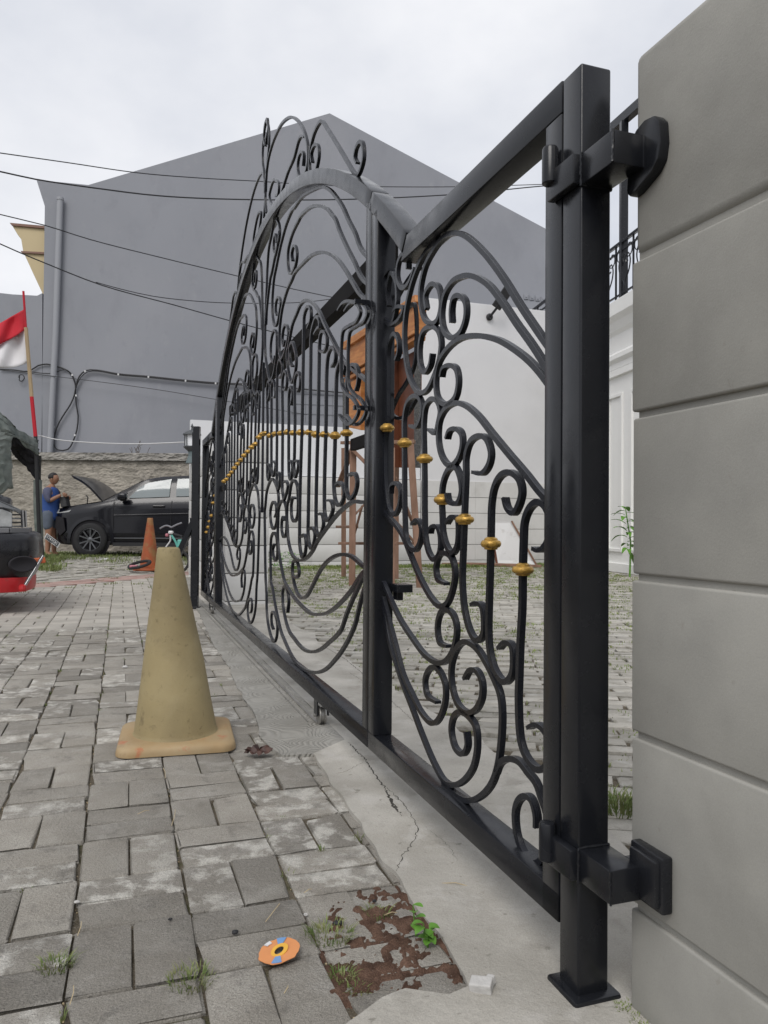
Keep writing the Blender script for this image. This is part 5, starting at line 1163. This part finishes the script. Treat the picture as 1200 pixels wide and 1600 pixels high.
# ================================================================== CONES
def cone(base, rb, rt, h, plate, rot, m_body, m_base, label, lean=0):
    t_ = thing('traffic_cone', base, label, 'traffic cone')
    b = MB(); n = 48; prof = []
    pr_ = [(rb*1.06, .030), (rb*1.02, .036), (rb, .048)]+[(rb+(rt-rb)*u, .048+(h-.056)*u) for u in [i/22 for i in range(1, 23)]]+[(rt-.004, h-.002), (rt-.010, h-.001), (rt-.012, h-.02), (rt-.012, h-.10)]
    vs = []
    for r_, z in pr_:
        for k in range(n):
            a = 2*pi*k/n; q = base+Vector((cos(a)*r_+lean*z/h, sin(a)*r_, z)); dd = .0035*noise.noise((q.x*6, q.y*6, z*5)); vs.append(q+Vector((cos(a)*dd, sin(a)*dd, 0)))
    P_ = len(pr_); b.add(vs, [(i*n+k, i*n+(k+1) % n, (i+1)*n+(k+1) % n, (i+1)*n+k) for i in range(P_-1) for k in range(n)]); b.build('body', m_body, t_, smooth=60, fix=False)
    b = MB(); vs = []; cr_ = plate*.13; N_ = 8
    outline = []
    for sx, sy in ((1, 1), (-1, 1), (-1, -1), (1, -1)):
        for k in range(N_+1):
            a = {(1, 1): 0, (-1, 1): pi/2, (-1, -1): pi, (1, -1): 3*pi/2}[(sx, sy)]+pi/2*k/N_
            outline.append((sx*(plate/2-cr_)+cr_*cos(a), sy*(plate/2-cr_)+cr_*sin(a)))
    ca, sa = cos(rot), sin(rot); rings = [(1.0, .002), (1.0, .014), (.985, .024), (.955, .030), (.80, .034), (.70, .034)]; M_ = len(outline)
    for s_, z in rings:
        for x, y in outline:
            x2, y2 = x*s_, y*s_; wv = .004*sin(x*9+1)*cos(y*8)
            vs.append(base+Vector((x2*ca-y2*sa, x2*sa+y2*ca, z+wv*(1 if z > .01 else .4))))
    b.add(vs, [(i*M_+k, i*M_+(k+1) % M_, (i+1)*M_+(k+1) % M_, (i+1)*M_+k) for i in range(len(rings)-1) for k in range(M_)]+[tuple((len(rings)-1)*M_+k for k in range(M_)), tuple(range(M_-1, -1, -1))])
    b.build('base', m_base, t_, smooth=60); return t_
cone(Vector((-.755, 2.835, .001)), .1475, .040, .708, .405, radians(15), CONEY, CONEB, 'faded tan yellow traffic cone standing nearest on the pavers', -.038)
cb0 = ground(232, 891, .03); cone(Vector((cb0.x, cb0.y+.05, .03)), .150, .042, .84, .44, radians(5), CONEO, CONEO, 'weathered orange traffic cone farther back by the red paver band')

# ================================================================== VEHICLES
def loft(b, rings, closed=True, caps=True):
    n = len(rings[0]); vs = [p for r in rings for p in r]
    fs = [(i*n+k, i*n+(k+1) % n, (i+1)*n+(k+1) % n, (i+1)*n+k) for i in range(len(rings)-1) for k in range(n if closed else n-1)]
    if caps: fs += [tuple(range(n-1, -1, -1)), tuple((len(rings)-1)*n+k for k in range(n))]
    b.add(vs, fs)
def car_wheel(par, c, ax, ay, r, w, out, rim_mat=ALLOY, spokes=5):
    """ax, ay: plane of the wheel, out: outward axle"""
    wh = bpy.data.objects.new('wheel', None); wh.location = Vector(c)-wloc(par); place(wh, par)
    b = MB(); pr = [(r*.70, -w/2), (r*.90, -w/2), (r*.985, -w*.40), (r, -w*.2), (r, w*.2), (r*.985, w*.40), (r*.90, w/2), (r*.70, w/2), (r*.66, w*.42)]
    b.lathe(c, pr, 40, ax, ay, out, caps=False); b.build('tyre', RUBBER, wh, smooth=50)
    b = MB(); b.lathe(c, [(r*.70, w*.44), (r*.66, w*.46), (r*.63, w*.30), (r*.60, -.02)], 40, ax, ay, out, caps=False); b.lathe(c, [(.0, -.02), (r*.60, -.02)], 24, ax, ay, out, caps=False)
    b.lathe(c, [(r*.17, w*.20), (r*.16, w*.36), (r*.09, w*.40), (.001, w*.41)], 16, ax, ay, out)
    for k in range(spokes):
        for d in (-.14, .14):
            a = 2*pi*k/spokes+d; a2 = 2*pi*k/spokes+d*2.0; v = ax*cos(a)+ay*sin(a); v2 = ax*cos(a2)+ay*sin(a2)
            b.bar(c+v*(r*.12)+out*(w*.33), c+v2*(r*.665)+out*(w*.38), r*.075, r*.05, up=out)
    b.build('rim', rim_mat, wh, smooth=35)
    return wh
CX, CY, CZ = -6.52, 15.0, .125
car = thing('parked_car', (CX+2.2, CY+.87, CZ), 'shiny black people carrier with its bonnet raised, parked by the rough wall', 'car')
def C(x, y, z): return Vector((CX+x, CY+y, CZ+z))
WD = 1.73
st_ = [(0.0, .30, .36, .80, .62), (.04, .16, .28, .90, .78), (.14, .07, .24, .94, .86), (.35, .02, .22, .98, .90), (.78, 0, .22, 1.03, .95), (1.05, 0, .22, 1.08, 1.0), (1.25, 0, .22, 1.12, 1.0), (2.0, 0, .22, 1.15, 1.03), (2.8, 0, .22, 1.18, 1.05), (3.6, 0, .24, 1.21, 1.06), (4.1, .04, .28, 1.22, 1.06), (4.36, .12, .34, 1.18, 1.0), (4.42, .2, .5, 1.0, .9)]
rings = []
for x, ins, zb, zt, zc in st_:
    half = [(ins+.05, zb), (ins+.005, zb+.08), (ins-.0, zb+.25), (ins+.012, (zb+zc)/2+.06), (ins+.004, zc-.10), (ins+.012, zc), (ins+.07, zt), (ins+.20, zt+.012)]
    rings.append([C(x, y, z) for y, z in half]+[C(x, WD-y, z) for y, z in reversed(half)])
b = MB(); loft(b, rings); b.build('body', CARBLK, car, smooth=45)
gh = [(.98, .10, 1.06, 1.07), (1.25, .10, 1.08, 1.24), (1.55, .10, 1.10, 1.42), (1.80, .10, 1.12, 1.53), (2.1, .10, 1.13, 1.585), (2.7, .10, 1.15, 1.61), (3.4, .10, 1.17, 1.60), (3.95, .11, 1.19, 1.55), (4.2, .13, 1.19, 1.42), (4.36, .15, 1.18, 1.20)]
rings = []
for x, ins, z0, z1 in gh:
    t = (z1-z0); half = [(ins-.035, z0-.05), (ins-.01, z0), (ins+.18*t*.5, z0+t*.5), (ins+.30*t, z0+t*.93), (ins+.30*t+.07, z1), (ins+.6, z1+.02)]
    rings.append([C(x, y, z) for y, z in half]+[C(x, WD-y, z) for y, z in reversed(half)])
b = MB(); loft(b, rings); b.build('cabin', CARBLK, car, smooth=40)
def side_pt(x, z):     # on the near side of the cabin, a little proud
    for a, c_ in zip(gh[:-1], gh[1:]):
        if a[0] <= x <= c_[0]:
            u = (x-a[0])/(c_[0]-a[0]); z0 = a[2]+(c_[2]-a[2])*u; z1 = a[3]+(c_[3]-a[3])*u; ins = a[1]; t = z1-z0
            v = (z-z0)/max(.01, t)
            y = (ins-.01)+(ins+.18*t*.5-(ins-.01))*(v/.5) if v < .5 else (ins+.09*t)+(.21*t)*((v-.5)/.43)
            return C(x, y-.006, z)
    return C(x, .1, z)
def side_patch(nm, poly, mtl, par, th=.012):
    # grid the polygon between its lower and upper edge polylines
    lo, up_ = poly; n = 12; vs = []
    for i in range(n+1):
        u = i/n
        def at(pl):
            k = min(int(u*(len(pl)-1)), len(pl)-2); f = u*(len(pl)-1)-k; return (pl[k][0]+(pl[k+1][0]-pl[k][0])*f, pl[k][1]+(pl[k+1][1]-pl[k][1])*f)
        a, c_ = at(lo), at(up_)
        for j in range(7): vs.append(side_pt(a[0]+(c_[0]-a[0])*j/6, a[1]+(c_[1]-a[1])*j/6)-Vector((0, th, 0)))
    b = MB(); b.add(vs, [(i*7+j, (i+1)*7+j, (i+1)*7+j+1, i*7+j+1) for i in range(n) for j in range(6)]); return b.build(nm, mtl, par, smooth=True, fix=False)
door = bpy.data.objects.new('door', None); door.location = C(1.8, 0, .7)-wloc(car); place(door, car)
side_patch('window', ([(1.50, 1.145), (1.9, 1.16), (2.30, 1.18)], [(1.70, 1.36), (1.86, 1.455), (2.31, 1.535)]), GLASSW, door)
rdoor = bpy.data.objects.new('door', None); rdoor.location = C(2.8, 0, .7)-wloc(car); place(rdoor, car)
side_patch('window', ([(2.43, 1.185), (2.8, 1.195), (3.25, 1.21)], [(2.43, 1.538), (2.8, 1.552), (3.2, 1.548)]), GLASSW, rdoor)
side_patch('quarter_window', ([(3.36, 1.215), (3.7, 1.225), (4.05, 1.23)], [(3.33, 1.545), (3.65, 1.53), (3.9, 1.49)]), GLASSW, car)
side_patch('quarter_window', ([(1.22, 1.115), (1.38, 1.125), (1.44, 1.13)], [(1.30, 1.20), (1.38, 1.24), (1.46, 1.27)]), DGLASS, car)
b = MB(); w0 = [(.16, 1.05), (1.57, 1.05)]; b.add([C(.99, .16, 1.075), C(.99, 1.57, 1.075), C(1.72, 1.40, 1.49), C(1.72, .33, 1.49)], [(0, 1, 2, 3)]); b.v = [tuple(Vector(v)+Vector((-.02, 0, .02))) for v in b.v]; b.build('windscreen', DGLASS, car, fix=False)
# shut lines as narrow recessed seams
for x, dd in ((1.24, door), (2.37, rdoor), (3.42, rdoor)):
    b = MB(); b.tube([C(x, .003, .30), C(x-.005, -.004, .6), C(x-.01, .0, .95), C(x, .02, 1.1)], .006, 4); b.build('seam', PLASTIC, dd)
b = MB(); b.bar(C(1.26, -.008, .36), C(3.3, -.008, .37), .02, .02); b.build('sill_trim', ALLOY, car)
b = MB(); b.bar(C(1.24, .0, .24), C(3.3, .0, .25), .06, .07); b.build('sill', PLASTIC, car)
b = MB(); b.bar(C(1.24, -.004, .80), C(3.9, -.004, .88), .012, .03); b.build('crease', CARBLK, car, bevel=.004)
for x, dd in ((2.12, door), (3.1, rdoor)):
    b = MB(); b.box(C(x, -.022, .985), (.21, .022, .032)); b.box(C(x, -.008, .985), (.24, .012, .05)); b.build('handle', CARBLK, dd, bevel=.008)
b = MB(); b.box(C(1.44, -.10, 1.17), (.17, .16, .13)); b.build('mirror', CARBLK, car, bevel=.035, segs=3, smooth=50)
b = MB(); b.box(C(1.43, -.03, 1.11), (.10, .10, .05)); b.build('mirror_foot', PLASTIC, car, bevel=.01)
for xc in (.80, 3.52):
    b = MB(); vs = []; n = 24
    for i in range(n+1):
        a = pi*i/n*1.12-.19; 
        for rr, y in ((.385, -.020), (.45, -.012), (.45, .012)): vs.append(C(xc-rr*cos(a)*1.02, y, .33+rr*sin(a)))
    b.add(vs, [(i*3+k, i*3+k+1, (i+1)*3+k+1, (i+1)*3+k) for i in range(n) for k in (0, 1)]); b.build('wheel_arch', PLASTIC if xc > 1 else CARBLK, car, smooth=40, fix=False)
    b = MB(); b.lathe(C(xc, .006, .33), [(.001, 0), (.385, 0)], 32, (1, 0, 0), (0, 0, 1), (0, -1, 0), caps=False); b.build('wheel_well', SHADEBLK, car, fix=False)  # flat dark disc on the solid body, shade of the arch gap as colour
    car_wheel(car, C(xc, .035, .325), Vector((1, 0, 0)), Vector((0, 0, 1)), .325, .22, Vector((0, -1, 0)))
# nose: open engine bay, head lamp, grille gap, bumper
b = MB(); b.add([C(.10, .24, .955), C(.92, .20, 1.085), C(.92, 1.53, 1.085), C(.10, 1.49, .955)], [(0, 1, 2, 3)]); b.build('engine_bay', SHADEBLK, car, fix=False)  # flat sheet, shade inside the bay put into its colour
b = MB(); b.prism([C(.03, .10, .83), C(.36, .012, .86), C(.40, .02, .905), C(.10, .14, .925), C(.02, .22, .90)], (0, .05, .0)); b.build('headlight', LAMPC, car, bevel=.01)
b = MB(); b.prism([C(.07, .066, .56), C(.18, .036, .40), C(.30, .0, .5), (C(.26, .0, .75)), C(.08, .08, .78)], (0, .02, 0)); b.build('bumper_opening', SHADEBLK, car)  # solid patch, coloured dark for the shade in the opening
b = MB(); b.box(C(-.01, .86, .55), (.06, 1.2, .30)); b.build('grille', PLASTIC, car, bevel=.02)
# bonnet raised on its hinges
bon = MB(); h0_, h1_ = Vector((.96, 0, 1.08)), Vector((.30, 0, 1.60)); n = 10; top, bot = [], []
for i in range(n+1):
    u = i/n; x = h0_.x+(h1_.x-h0_.x)*u; z = h0_.z+(h1_.z-h0_.z)*u+.075*sin(pi*u); w_ = .66-.05*u; nx, nz = .55, .83
    th = .045 if 0 < i < n else .02
    bon.v += [tuple(C(x, .865-w_, z)), tuple(C(x, .865+w_, z)), tuple(C(x-nx*th, .865+w_-.03, z-nz*th)), tuple(C(x-nx*th, .865-w_+.03, z-nz*th))]
for i in range(n):
    for k in range(4): bon.f.append((i*4+k, i*4+(k+1) % 4, (i+1)*4+(k+1) % 4, (i+1)*4+k)); bon.m.append(0)
bon.f += [(3, 2, 1, 0), (n*4, n*4+1, n*4+2, n*4+3)]; bon.m += [0, 0]
bon.build('bonnet', mat('bonnet_grey_sheen', (.035, .037, .045), .3, coat=.5), car, smooth=40)
b = MB(); b.tube([C(.62, .25, 1.02), C(.64, .24, 1.16), C(.60, .25, 1.20)], .012, 6); b.build('bonnet_stay', PLASTIC, car)
# number plate hanging loose from the nose
pq = [spot(x, y, 14.9) for x, y in ((69, 841), (73, 833), (94, 849), (90, 856))]
pt = thing('number_plate', (pq[0]+pq[2])/2, 'crooked black number plate with a white border hanging off the nose of the black car', 'number plate')
nrm = Vector((0, -1, 0)); ctr = (pq[0]+pq[1]+pq[2]+pq[3])/4
b = MB(); b.prism(pq, (0, .012, 0)); b.build('border', WHITEP, pt)
b = MB(); b.prism([ctr+(p-ctr)*.0+Vector(((p-ctr).x*.90, -.006, (p-ctr).z*.86)) for p in pq], (0, .008, 0)); b.build('plate_face', mat('plate_black', (.07, .075, .08), .5), pt)
e1_ = (pq[3]-pq[0]).normalized(); e1_ = (pq[2]-pq[1]).normalized(); e2_ = (pq[1]-pq[0]).normalized(); b = MB(); r = random.Random(6)
for i in range(7):
    q = ctr+e1_*((i-3)*.037)+e2_*.012+Vector((0, -.014, 0)); hh = .042
    b.box(q, (.020, hh, .004), e1_, e2_) if i in (2, 5) else [b.box(q+e2_*(s_*hh*.4), (.026, .009, .004), e1_, e2_) for s_ in (-1, 1)] and b.box(q+e1_*(.009 if i % 2 else -.009), (.008, hh, .004), e1_, e2_)
for i in range(4): b.box(ctr+e1_*((i-1.5)*.022+.06)-e2_*.036+Vector((0, -.014, 0)), (.014, .014, .004), e1_, e2_)
b.build('lettering', WHITEP, pt)

# ---- dark off-roader nose at the left edge
EX = Vector((.906, .423, 0)); EY = Vector((-.423, .906, 0)); SV = Vector((-3.11, 6.70, 0))
def D(x, y, z): return SV+EX*x+EY*y+Vector((0, 0, z))          # x: 0 at the nose, negative backwards; y: 0 at the near side
suv = thing('offroad_car', D(-2.1, .85, 0), 'dusty black off-road car nose with amber and clear head lamp, cut by the left edge', 'car')
W2 = 1.72
def body2(stn, mtl, nm, **k):
    rings = []
    for x, ins, z0, z1, z2 in stn:
        half = [(ins+.06, z0), (ins+.005, z0+.05), (ins-.004, (z0+z1)/2), (ins+.01, z1), (ins+.06, z2), (ins+.22, z2+.01)]
        rings.append([D(x, y, z) for y, z in half]+[D(x, W2-y, z) for y, z in reversed(half)])
    b = MB(); loft(b, rings); return b.build(nm, mtl, suv, smooth=45, **k)
body2([(-.14, .16, .64, .95, 1.0), (-.17, .12, .62, .96, 1.01), (-.35, .05, .60, .98, 1.03), (-.9, .01, .45, 1.02, 1.06), (-1.5, 0, .40, 1.05, 1.10), (-3.6, 0, .40, 1.08, 1.12), (-4.2, .05, .45, 1.0, 1.08)], CARBLK2, 'body')
body2([(-1.35, .16, 1.08, 1.12, 1.13), (-1.75, .17, 1.1, 1.40, 1.50), (-2.0, .17, 1.1, 1.62, 1.72), (-3.5, .17, 1.1, 1.66, 1.76), (-4.15, .2, 1.1, 1.3, 1.4)], CARBLK2, 'cabin')
# bonnet rising under a grey cover
body2([(-.20, .16, .98, 1.00, 1.02), (-.5, .10, 1.0, 1.05, 1.08), (-1.4, .08, 1.0, 1.10, 1.14)], mat('cover_grey', (.06, .065, .075), .7, .2, 6), 'bonnet')
# head lamp unit, chrome strip, grille
b = MB(); b.prism([D(-.46, -.012, .745), D(-.30, -.012, .745), D(-.30, -.012, .905), D(-.46, -.012, .905)], EY*.04); b.build('turn_lamp', AMBER, suv, bevel=.01)
b = MB(); b.prism([D(-.298, -.014, .745), D(-.12, .03, .745), D(-.12, .03, .87), D(-.20, .0, .905), D(-.298, -.014, .905)], EY*.04); b.build('headlight', LAMPC, suv, bevel=.01)
b = MB(); b.prism([D(-.6, -.018, .915), D(-.19, -.006, .915), D(-.10, .05, .885), D(-.06, .10, .86), D(-.05, .12, .90), D(-.14, .06, .945), D(-.24, .0, .985), D(-.6, -.01, .985)], EY*.03); b.build('brow_trim', mat('worn_grey_trim', (.12, .125, .13), .45), suv, bevel=.008)
gr = bpy.data.objects.new('grille', None); gr.location = D(-.08, .8, .8)-wloc(suv); place(gr, suv)
for k in range(5):
    z = .755+k*.034; b = MB(); b.bar(D(-.115, .035, z), D(-.045, .18, z), .012, .014); b.bar(D(-.045, .18, z), D(-.02, .86, z), .012, .014); b.bar(D(-.02, .86, z), D(-.045, 1.55, z), .012, .014); b.build('slat', PLASTIC if k % 2 else ALLOY, gr)
b = MB(); b.bar(D(-.035, .17, .745), D(-.045, .17, .90), .016, .03); b.bar(D(-.012, .5, .745), D(-.02, .5, .90), .016, .03); b.build('chrome_rib', CHROME, gr)
b = MB(); b.bar(D(-.9, -.016, .722), D(-.14, -.014, .720), .03, .045); b.bar(D(-.14, -.014, .720), D(.0, .10, .720), .03, .045); b.bar(D(0, .10, .72), D(.03, .8, .72), .03, .045); b.build('chrome_strip', mat('dull_chrome', (.20, .20, .21), .4, metallic=.6), suv, bevel=.004)
# bulging bumper
rings = []
bp_ = [(-1.0, -.03, 0), (-.5, -.06, 0), (-.22, -.06, 0), (-.04, -.02, 0), (.03, .06, 0), (.07, .22, 0), (.10, .5, 0), (.11, .86, 0), (.10, 1.2, 0), (.07, 1.5, 0), (.02, 1.68, 0), (-.2, 1.78, 0), (-1.0, 1.76, 0)]
for i, (x, y, _) in enumerate(bp_):
    a = Vector((bp_[min(i+1, len(bp_)-1)][0]-bp_[max(i-1, 0)][0], bp_[min(i+1, len(bp_)-1)][1]-bp_[max(i-1, 0)][1])).normalized(); ox, oy = a.y, -a.x
    rings.append([D(x+ox*o, y+oy*o, z) for o, z in ((-.12, .705), (-.03, .70), (.012, .68), (.03, .62), (.035, .54), (.03, .46), (.01, .38), (-.02, .31), (-.14, .30))])
b = MB(); loft(b, rings); b.build('bumper', CARBLK2, suv, smooth=50)
b = MB(); c_ = D(-.03, -.062, .43); b.lathe(c_, [(.001, -.012), (.055, -.008), (.072, .004), (.082, .006), (.092, -.006)], 24, EX*1.25+EY*.3, Vector((0, 0, .78)), -EY+EX*.35, caps=False); b.build('fog_lamp_recess', SHADEBLK, suv, smooth=40, fix=False)  # recess shade given by the dark colour
rings = []
for i, (x, y, _) in enumerate(bp_):
    a = Vector((bp_[min(i+1, len(bp_)-1)][0]-bp_[max(i-1, 0)][0], bp_[min(i+1, len(bp_)-1)][1]-bp_[max(i-1, 0)][1])).normalized(); ox, oy = a.y, -a.x
    rings.append([D(x+ox*o-.05, y+oy*o, z) for o, z in ((-.1, .315), (.022, .312), (.030, .26), (.026, .19), (.0, .185), (-.1, .19))])
b = MB(); loft(b, rings); b.build('red_valance', RED, suv, smooth=50)
b = MB(); b.bar(D(-.02, -.11, .235), D(.13, .02, .50), .022, .022); b.build('strut', CHROME, suv, bevel=.003)
b = MB(); b.bar(D(.05, .03, .45), D(.15, .03, .46), .05, .05); b.build('orange_bracket', mat('orange_bracket_paint', (.45, .10, .03), .6), suv, bevel=.008)
b = MB(); b.lathe(D(-.03, -.12, .20), [(.03, 0), (.035, .02), (.03, .05), (.012, .06)], 12); b.build('strut_foot', RED, suv)
for xw in (-.95, -3.4): car_wheel(suv, D(xw, .12, .36), EX, Vector((0, 0, 1)), .36, .25, -EY)
for xw in (-.95, -3.4): car_wheel(suv, D(xw, W2-.12, .36), EX, Vector((0, 0, 1)), .36, .25, EY)

# ---- child's bicycle behind the orange cone
bk0 = ground(262, 893, .05); bk = thing('child_bicycle', bk0, "child's small bicycle with white and turquoise parts lying behind the orange cone", 'bicycle')
def Bp(x, y, dY=0): return spot(x, y, bk0.y+.35+dY)
PINK = mat('pink_plastic', (.45, .16, .20), .5); TURQ = mat('turquoise_plastic', (.12, .42, .36), .5)
def tb(nm, pts, r_, mtl, par=bk): b = MB(); b.tube(smooth_path([Bp(*p) for p in pts], .03), r_, 7); return b.build(nm, mtl, par, smooth=True)
tb('handlebar', [(250, 826), (257, 822), (262, 821.5), (268, 824)], .014, mat('bike_bar', (.25, .25, .27), .4, metallic=.5)); tb('handlebar', [(268, 824), (276, 820), (284, 817)], .014, MATS['bike_bar'])
b = MB(); b.box(Bp(267, 832), (.08, .06, .055)); b.build('head_panel', WHITEP, bk, bevel=.02)
b = MB(); b.box(Bp(261, 836), (.05, .05, .05)); b.build('bell', PINK, bk, bevel=.015)
tb('fork', [(266, 836), (266, 845), (262, 851), (257, 858)], .012, WHITEP)
tb('frame_tube', [(268, 836), (275, 848), (279, 862), (281, 874)], .018, TURQ); tb('frame_tube', [(270, 834), (284, 838)], .018, PLASTIC)
b = MB(); b.box(Bp(281, 849), (.07, .06, .12)); b.build('side_panel', TURQ, bk, bevel=.015)
wc = Bp(279, 878); b = MB(); P_ = [wc+Vector((.16*cos(a), .05*sin(a), .16*sin(a))) for a in [2*pi*k/28 for k in range(29)]]; b.tube(P_, .022, 7, caps=False); b.build('tyre', RUBBER, bk, smooth=True)
wc = Bp(212, 880, -.1); b = MB(); P_ = [wc+Vector((.16*cos(a)+.06, .14*sin(a), .05*sin(a+.6)-.02)) for a in [2*pi*k/28 for k in range(29)]]; b.tube(P_, .024, 7, caps=False); b.build('tyre', RUBBER, bk, smooth=True)
b = MB(); b.box(Bp(209, 885, -.2), (.12, .06, .04)); b.build('pedal', PINK, bk, bevel=.01)
# paper litter in front of the car
b = MB(); q = ground(157, 877, .09); b.add([q+Vector(v) for v in ((-.08, 0, 0), (.02, -.04, .01), (.04, .03, .05), (-.05, .05, .03), (.10, .0, .01), (.12, .05, .06))], [(0, 1, 2, 3), (1, 4, 5, 2)])
o = b.build('paper_scrap', WHITEP, None, fix=False, at=q); tag(o, 'white paper scrap on the pavers in front of the black car', 'paper')

# ================================================================== PERSON
pb = Vector((-6.58, 15.15, .10)); ps = thing('person', pb, 'man in blue shirt and grey shorts at the open bonnet holding a dark box', 'person')
SC = 1.66
def PP(x, y, z): return pb+Vector((x*SC, y*SC, z*SC))
KR = 1.22
def skinned(name, verts, edges, radii, mtl, par, root=0, sub=2):
    me = bpy.data.meshes.new(name); me.from_pydata([tuple(PP(*v)-wloc(par)) for v in verts], edges, []); me.materials.append(mtl)
    o = bpy.data.objects.new(name, me); place(o, par)
    md = o.modifiers.new('skin', 'SKIN'); md.use_smooth_shade = True
    for i, rr in enumerate(radii):
        sv = me.skin_vertices[0].data[i]; rr = rr if isinstance(rr, tuple) else (rr, rr); sv.radius = (rr[0]*SC*KR, rr[1]*SC*KR); sv.use_root = (i == root)
    s_ = o.modifiers.new('sub', 'SUBSURF'); s_.levels = sub; s_.render_levels = sub
    return o
# body: pelvis root, legs, spine, neck, arms; faces +x
V = [(0, 0, .53), (0, 0, .62), (.005, 0, .72), (.0, 0, .79), (.01, 0, .835), (.022, 0, .872),
     (0, -.055, .50), (.012, -.058, .28), (-.005, -.06, .05), (.055, -.062, .018),
     (0, .055, .50), (.03, .058, .28), (.02, .06, .05), (.08, .062, .018),
     (.0, -.105, .785), (.035, -.135, .655), (.135, -.10, .72), (.165, -.085, .735),
     (.0, .105, .785), (.05, .13, .66), (.14, .07, .70), (.165, .055, .705)]
E_ = [(0, 1), (1, 2), (2, 3), (3, 4), (4, 5), (0, 6), (6, 7), (7, 8), (8, 9), (0, 10), (10, 11), (11, 12), (12, 13), (3, 14), (14, 15), (15, 16), (16, 17), (3, 18), (18, 19), (19, 20), (20, 21)]
Rr = [(.075, .085), .07, (.072, .085), (.06, .08), .032, .03, .052, .034, .022, .02, .052, .034, .022, .02, .036, .026, .017, .015, .036, .026, .017, .015]
skinned('body', V, E_, Rr, SKIN, ps)
def blob(name, c, rad, mtl, f=None, seg=24):
    bm = bmesh.new(); bmesh.ops.create_uvsphere(bm, u_segments=seg, v_segments=seg*2//3, radius=1)
    for v in bm.verts:
        q = Vector((v.co.x*rad[0], v.co.y*rad[1], v.co.z*rad[2]))
        if f: q = f(q, v.co)
        v.co = (q+Vector(c))*SC
    me = bpy.data.meshes.new(name); bm.to_mesh(me); bm.free(); me.materials.append(mtl); me.polygons.foreach_set('use_smooth', [True]*len(me.polygons)); o = bpy.data.objects.new(name, me); place(o, ps); return o
def face(q, n):
    if n.x > 0 and n.z < 0: q.x *= 1-.18*(-n.z)*n.x; q.y *= 1-.3*(-n.z)
    d = sqrt(n.y**2+(n.z+.12)**2)
    if n.x > .5: q.x += .012*max(0, 1-d/.22)+.004*max(0, 1-sqrt(n.y**2+(n.z+.5)**2)/.2)
    return q
hd_ = blob('head', (.038, 0, .928), (.054, .044, .068), SKIN, face)
for sy in (-1, 1): blob('ear', (.028, sy*.044, .925), (.012, .006, .018), SKIN, seg=12)
def hr(q, n):
    if n.x > .35 and n.z < .55: q *= .80
    if n.z < -.25: q *= .8
    return q
blob('hair', (.027, 0, .945), (.060, .051, .060), HAIR, hr)
b = MB()
for sy in (-.016, .016): b.lathe(PP(.088, sy, .932), [(.001, .004), (.006, .002), (.007, 0)], 8, (0, 1, 0), (0, 0, 1), (1, 0, 0))
b.build('eyes', HAIR, ps)
# shirt torso, sleeves, shorts as closed garments just outside the body
V = [(.0, 0, .42), (.0, 0, .50), (.002, 0, .58), (.006, 0, .70), (.0, 0, .79), (.008, 0, .845)]
skinned('shirt', V, [(0, 1), (1, 2), (2, 3), (3, 4), (4, 5)], [(.084, .090), (.085, .092), (.084, .09), (.085, .10), (.074, .112), (.044, .050)], BLUE, ps)
for sy in (-1, 1):
    V = [(.0, sy*.060, .81), (.005, sy*.118, .755), (.033 if sy < 0 else .047, sy*.135, .665), (.062, sy*.125, .675)]
    skinned('sleeve', V, [(0, 1), (1, 2), (2, 3)], [.054, .048, .038, .031], GREYS, ps)
    V = [(0, sy*.036, .56), (.0, sy*.060, .48), (.0 if sy < 0 else .035, sy*.064, .31)]
    skinned('shorts_leg', V, [(0, 1), (1, 2)], [.070, .058, .044], DENIM, ps)
# hands: palms with five fingers each, closed on the box
for sy, hy, hz in ((-1, -.085, .735), (1, .055, .705)):
    base = Vector((.165, hy, hz)); V = [tuple(base), tuple(base+Vector((.030, -sy*.004, .004)))]; E2 = [(0, 1)]; R2 = [.013, .016]
    for k in range(4):
        o_ = Vector((.035, -sy*.004, .016-k*.011)); L_ = (.026, .030, .028, .022)[k]; i0 = len(V)
        V += [tuple(base+o_), tuple(base+o_+Vector((L_*.55, -sy*.008, -.002))), tuple(base+o_+Vector((L_*.7, -sy*.024, -.004)))]; E2 += [(1, i0), (i0, i0+1), (i0+1, i0+2)]; R2 += [.0062, .0058, .005]
    i0 = len(V); V += [tuple(base+Vector((.016, -sy*.012, .020))), tuple(base+Vector((.034, -sy*.020, .026)))]; E2 += [(0, i0), (i0, i0+1)]; R2 += [.007, .006]
    skinned('hand', V, E2, R2, SKIN, ps, sub=1)
hx = thing('dark_box', PP(.185, 0, .65), 'dark grey box held in front of the man in the blue shirt', 'box')
b = MB(); b.box(PP(.175, -.01, .655), (.12, .20, .20), Vector((.97, 0, .2)).normalized(), (0, 1, 0)); b.box(PP(.205, -.02, .715), (.05, .12, .03)); b.build('case', mat('dark_grey_box', (.045, .045, .048), .7), hx, bevel=.012)
for dx, sy in ((.03, -.06), (.05, .062)):
    b = MB(); b.lathe(PP(dx, sy, .0), [(.02*SC, 0), (.028*SC, .012), (.024*SC, .05), (.012*SC, .075)], 12, (1.9, 0, 0), (0, 1, 0), (0, 0, 1)); b.build('sandal', PLASTIC, ps, smooth=50)

# objects that belong together carry shared mesh data where copies are alike; remove empty meshes
for o in list(bpy.data.objects):
    if o.type == 'MESH' and len(o.data.vertices) == 0: bpy.data.objects.remove(o)
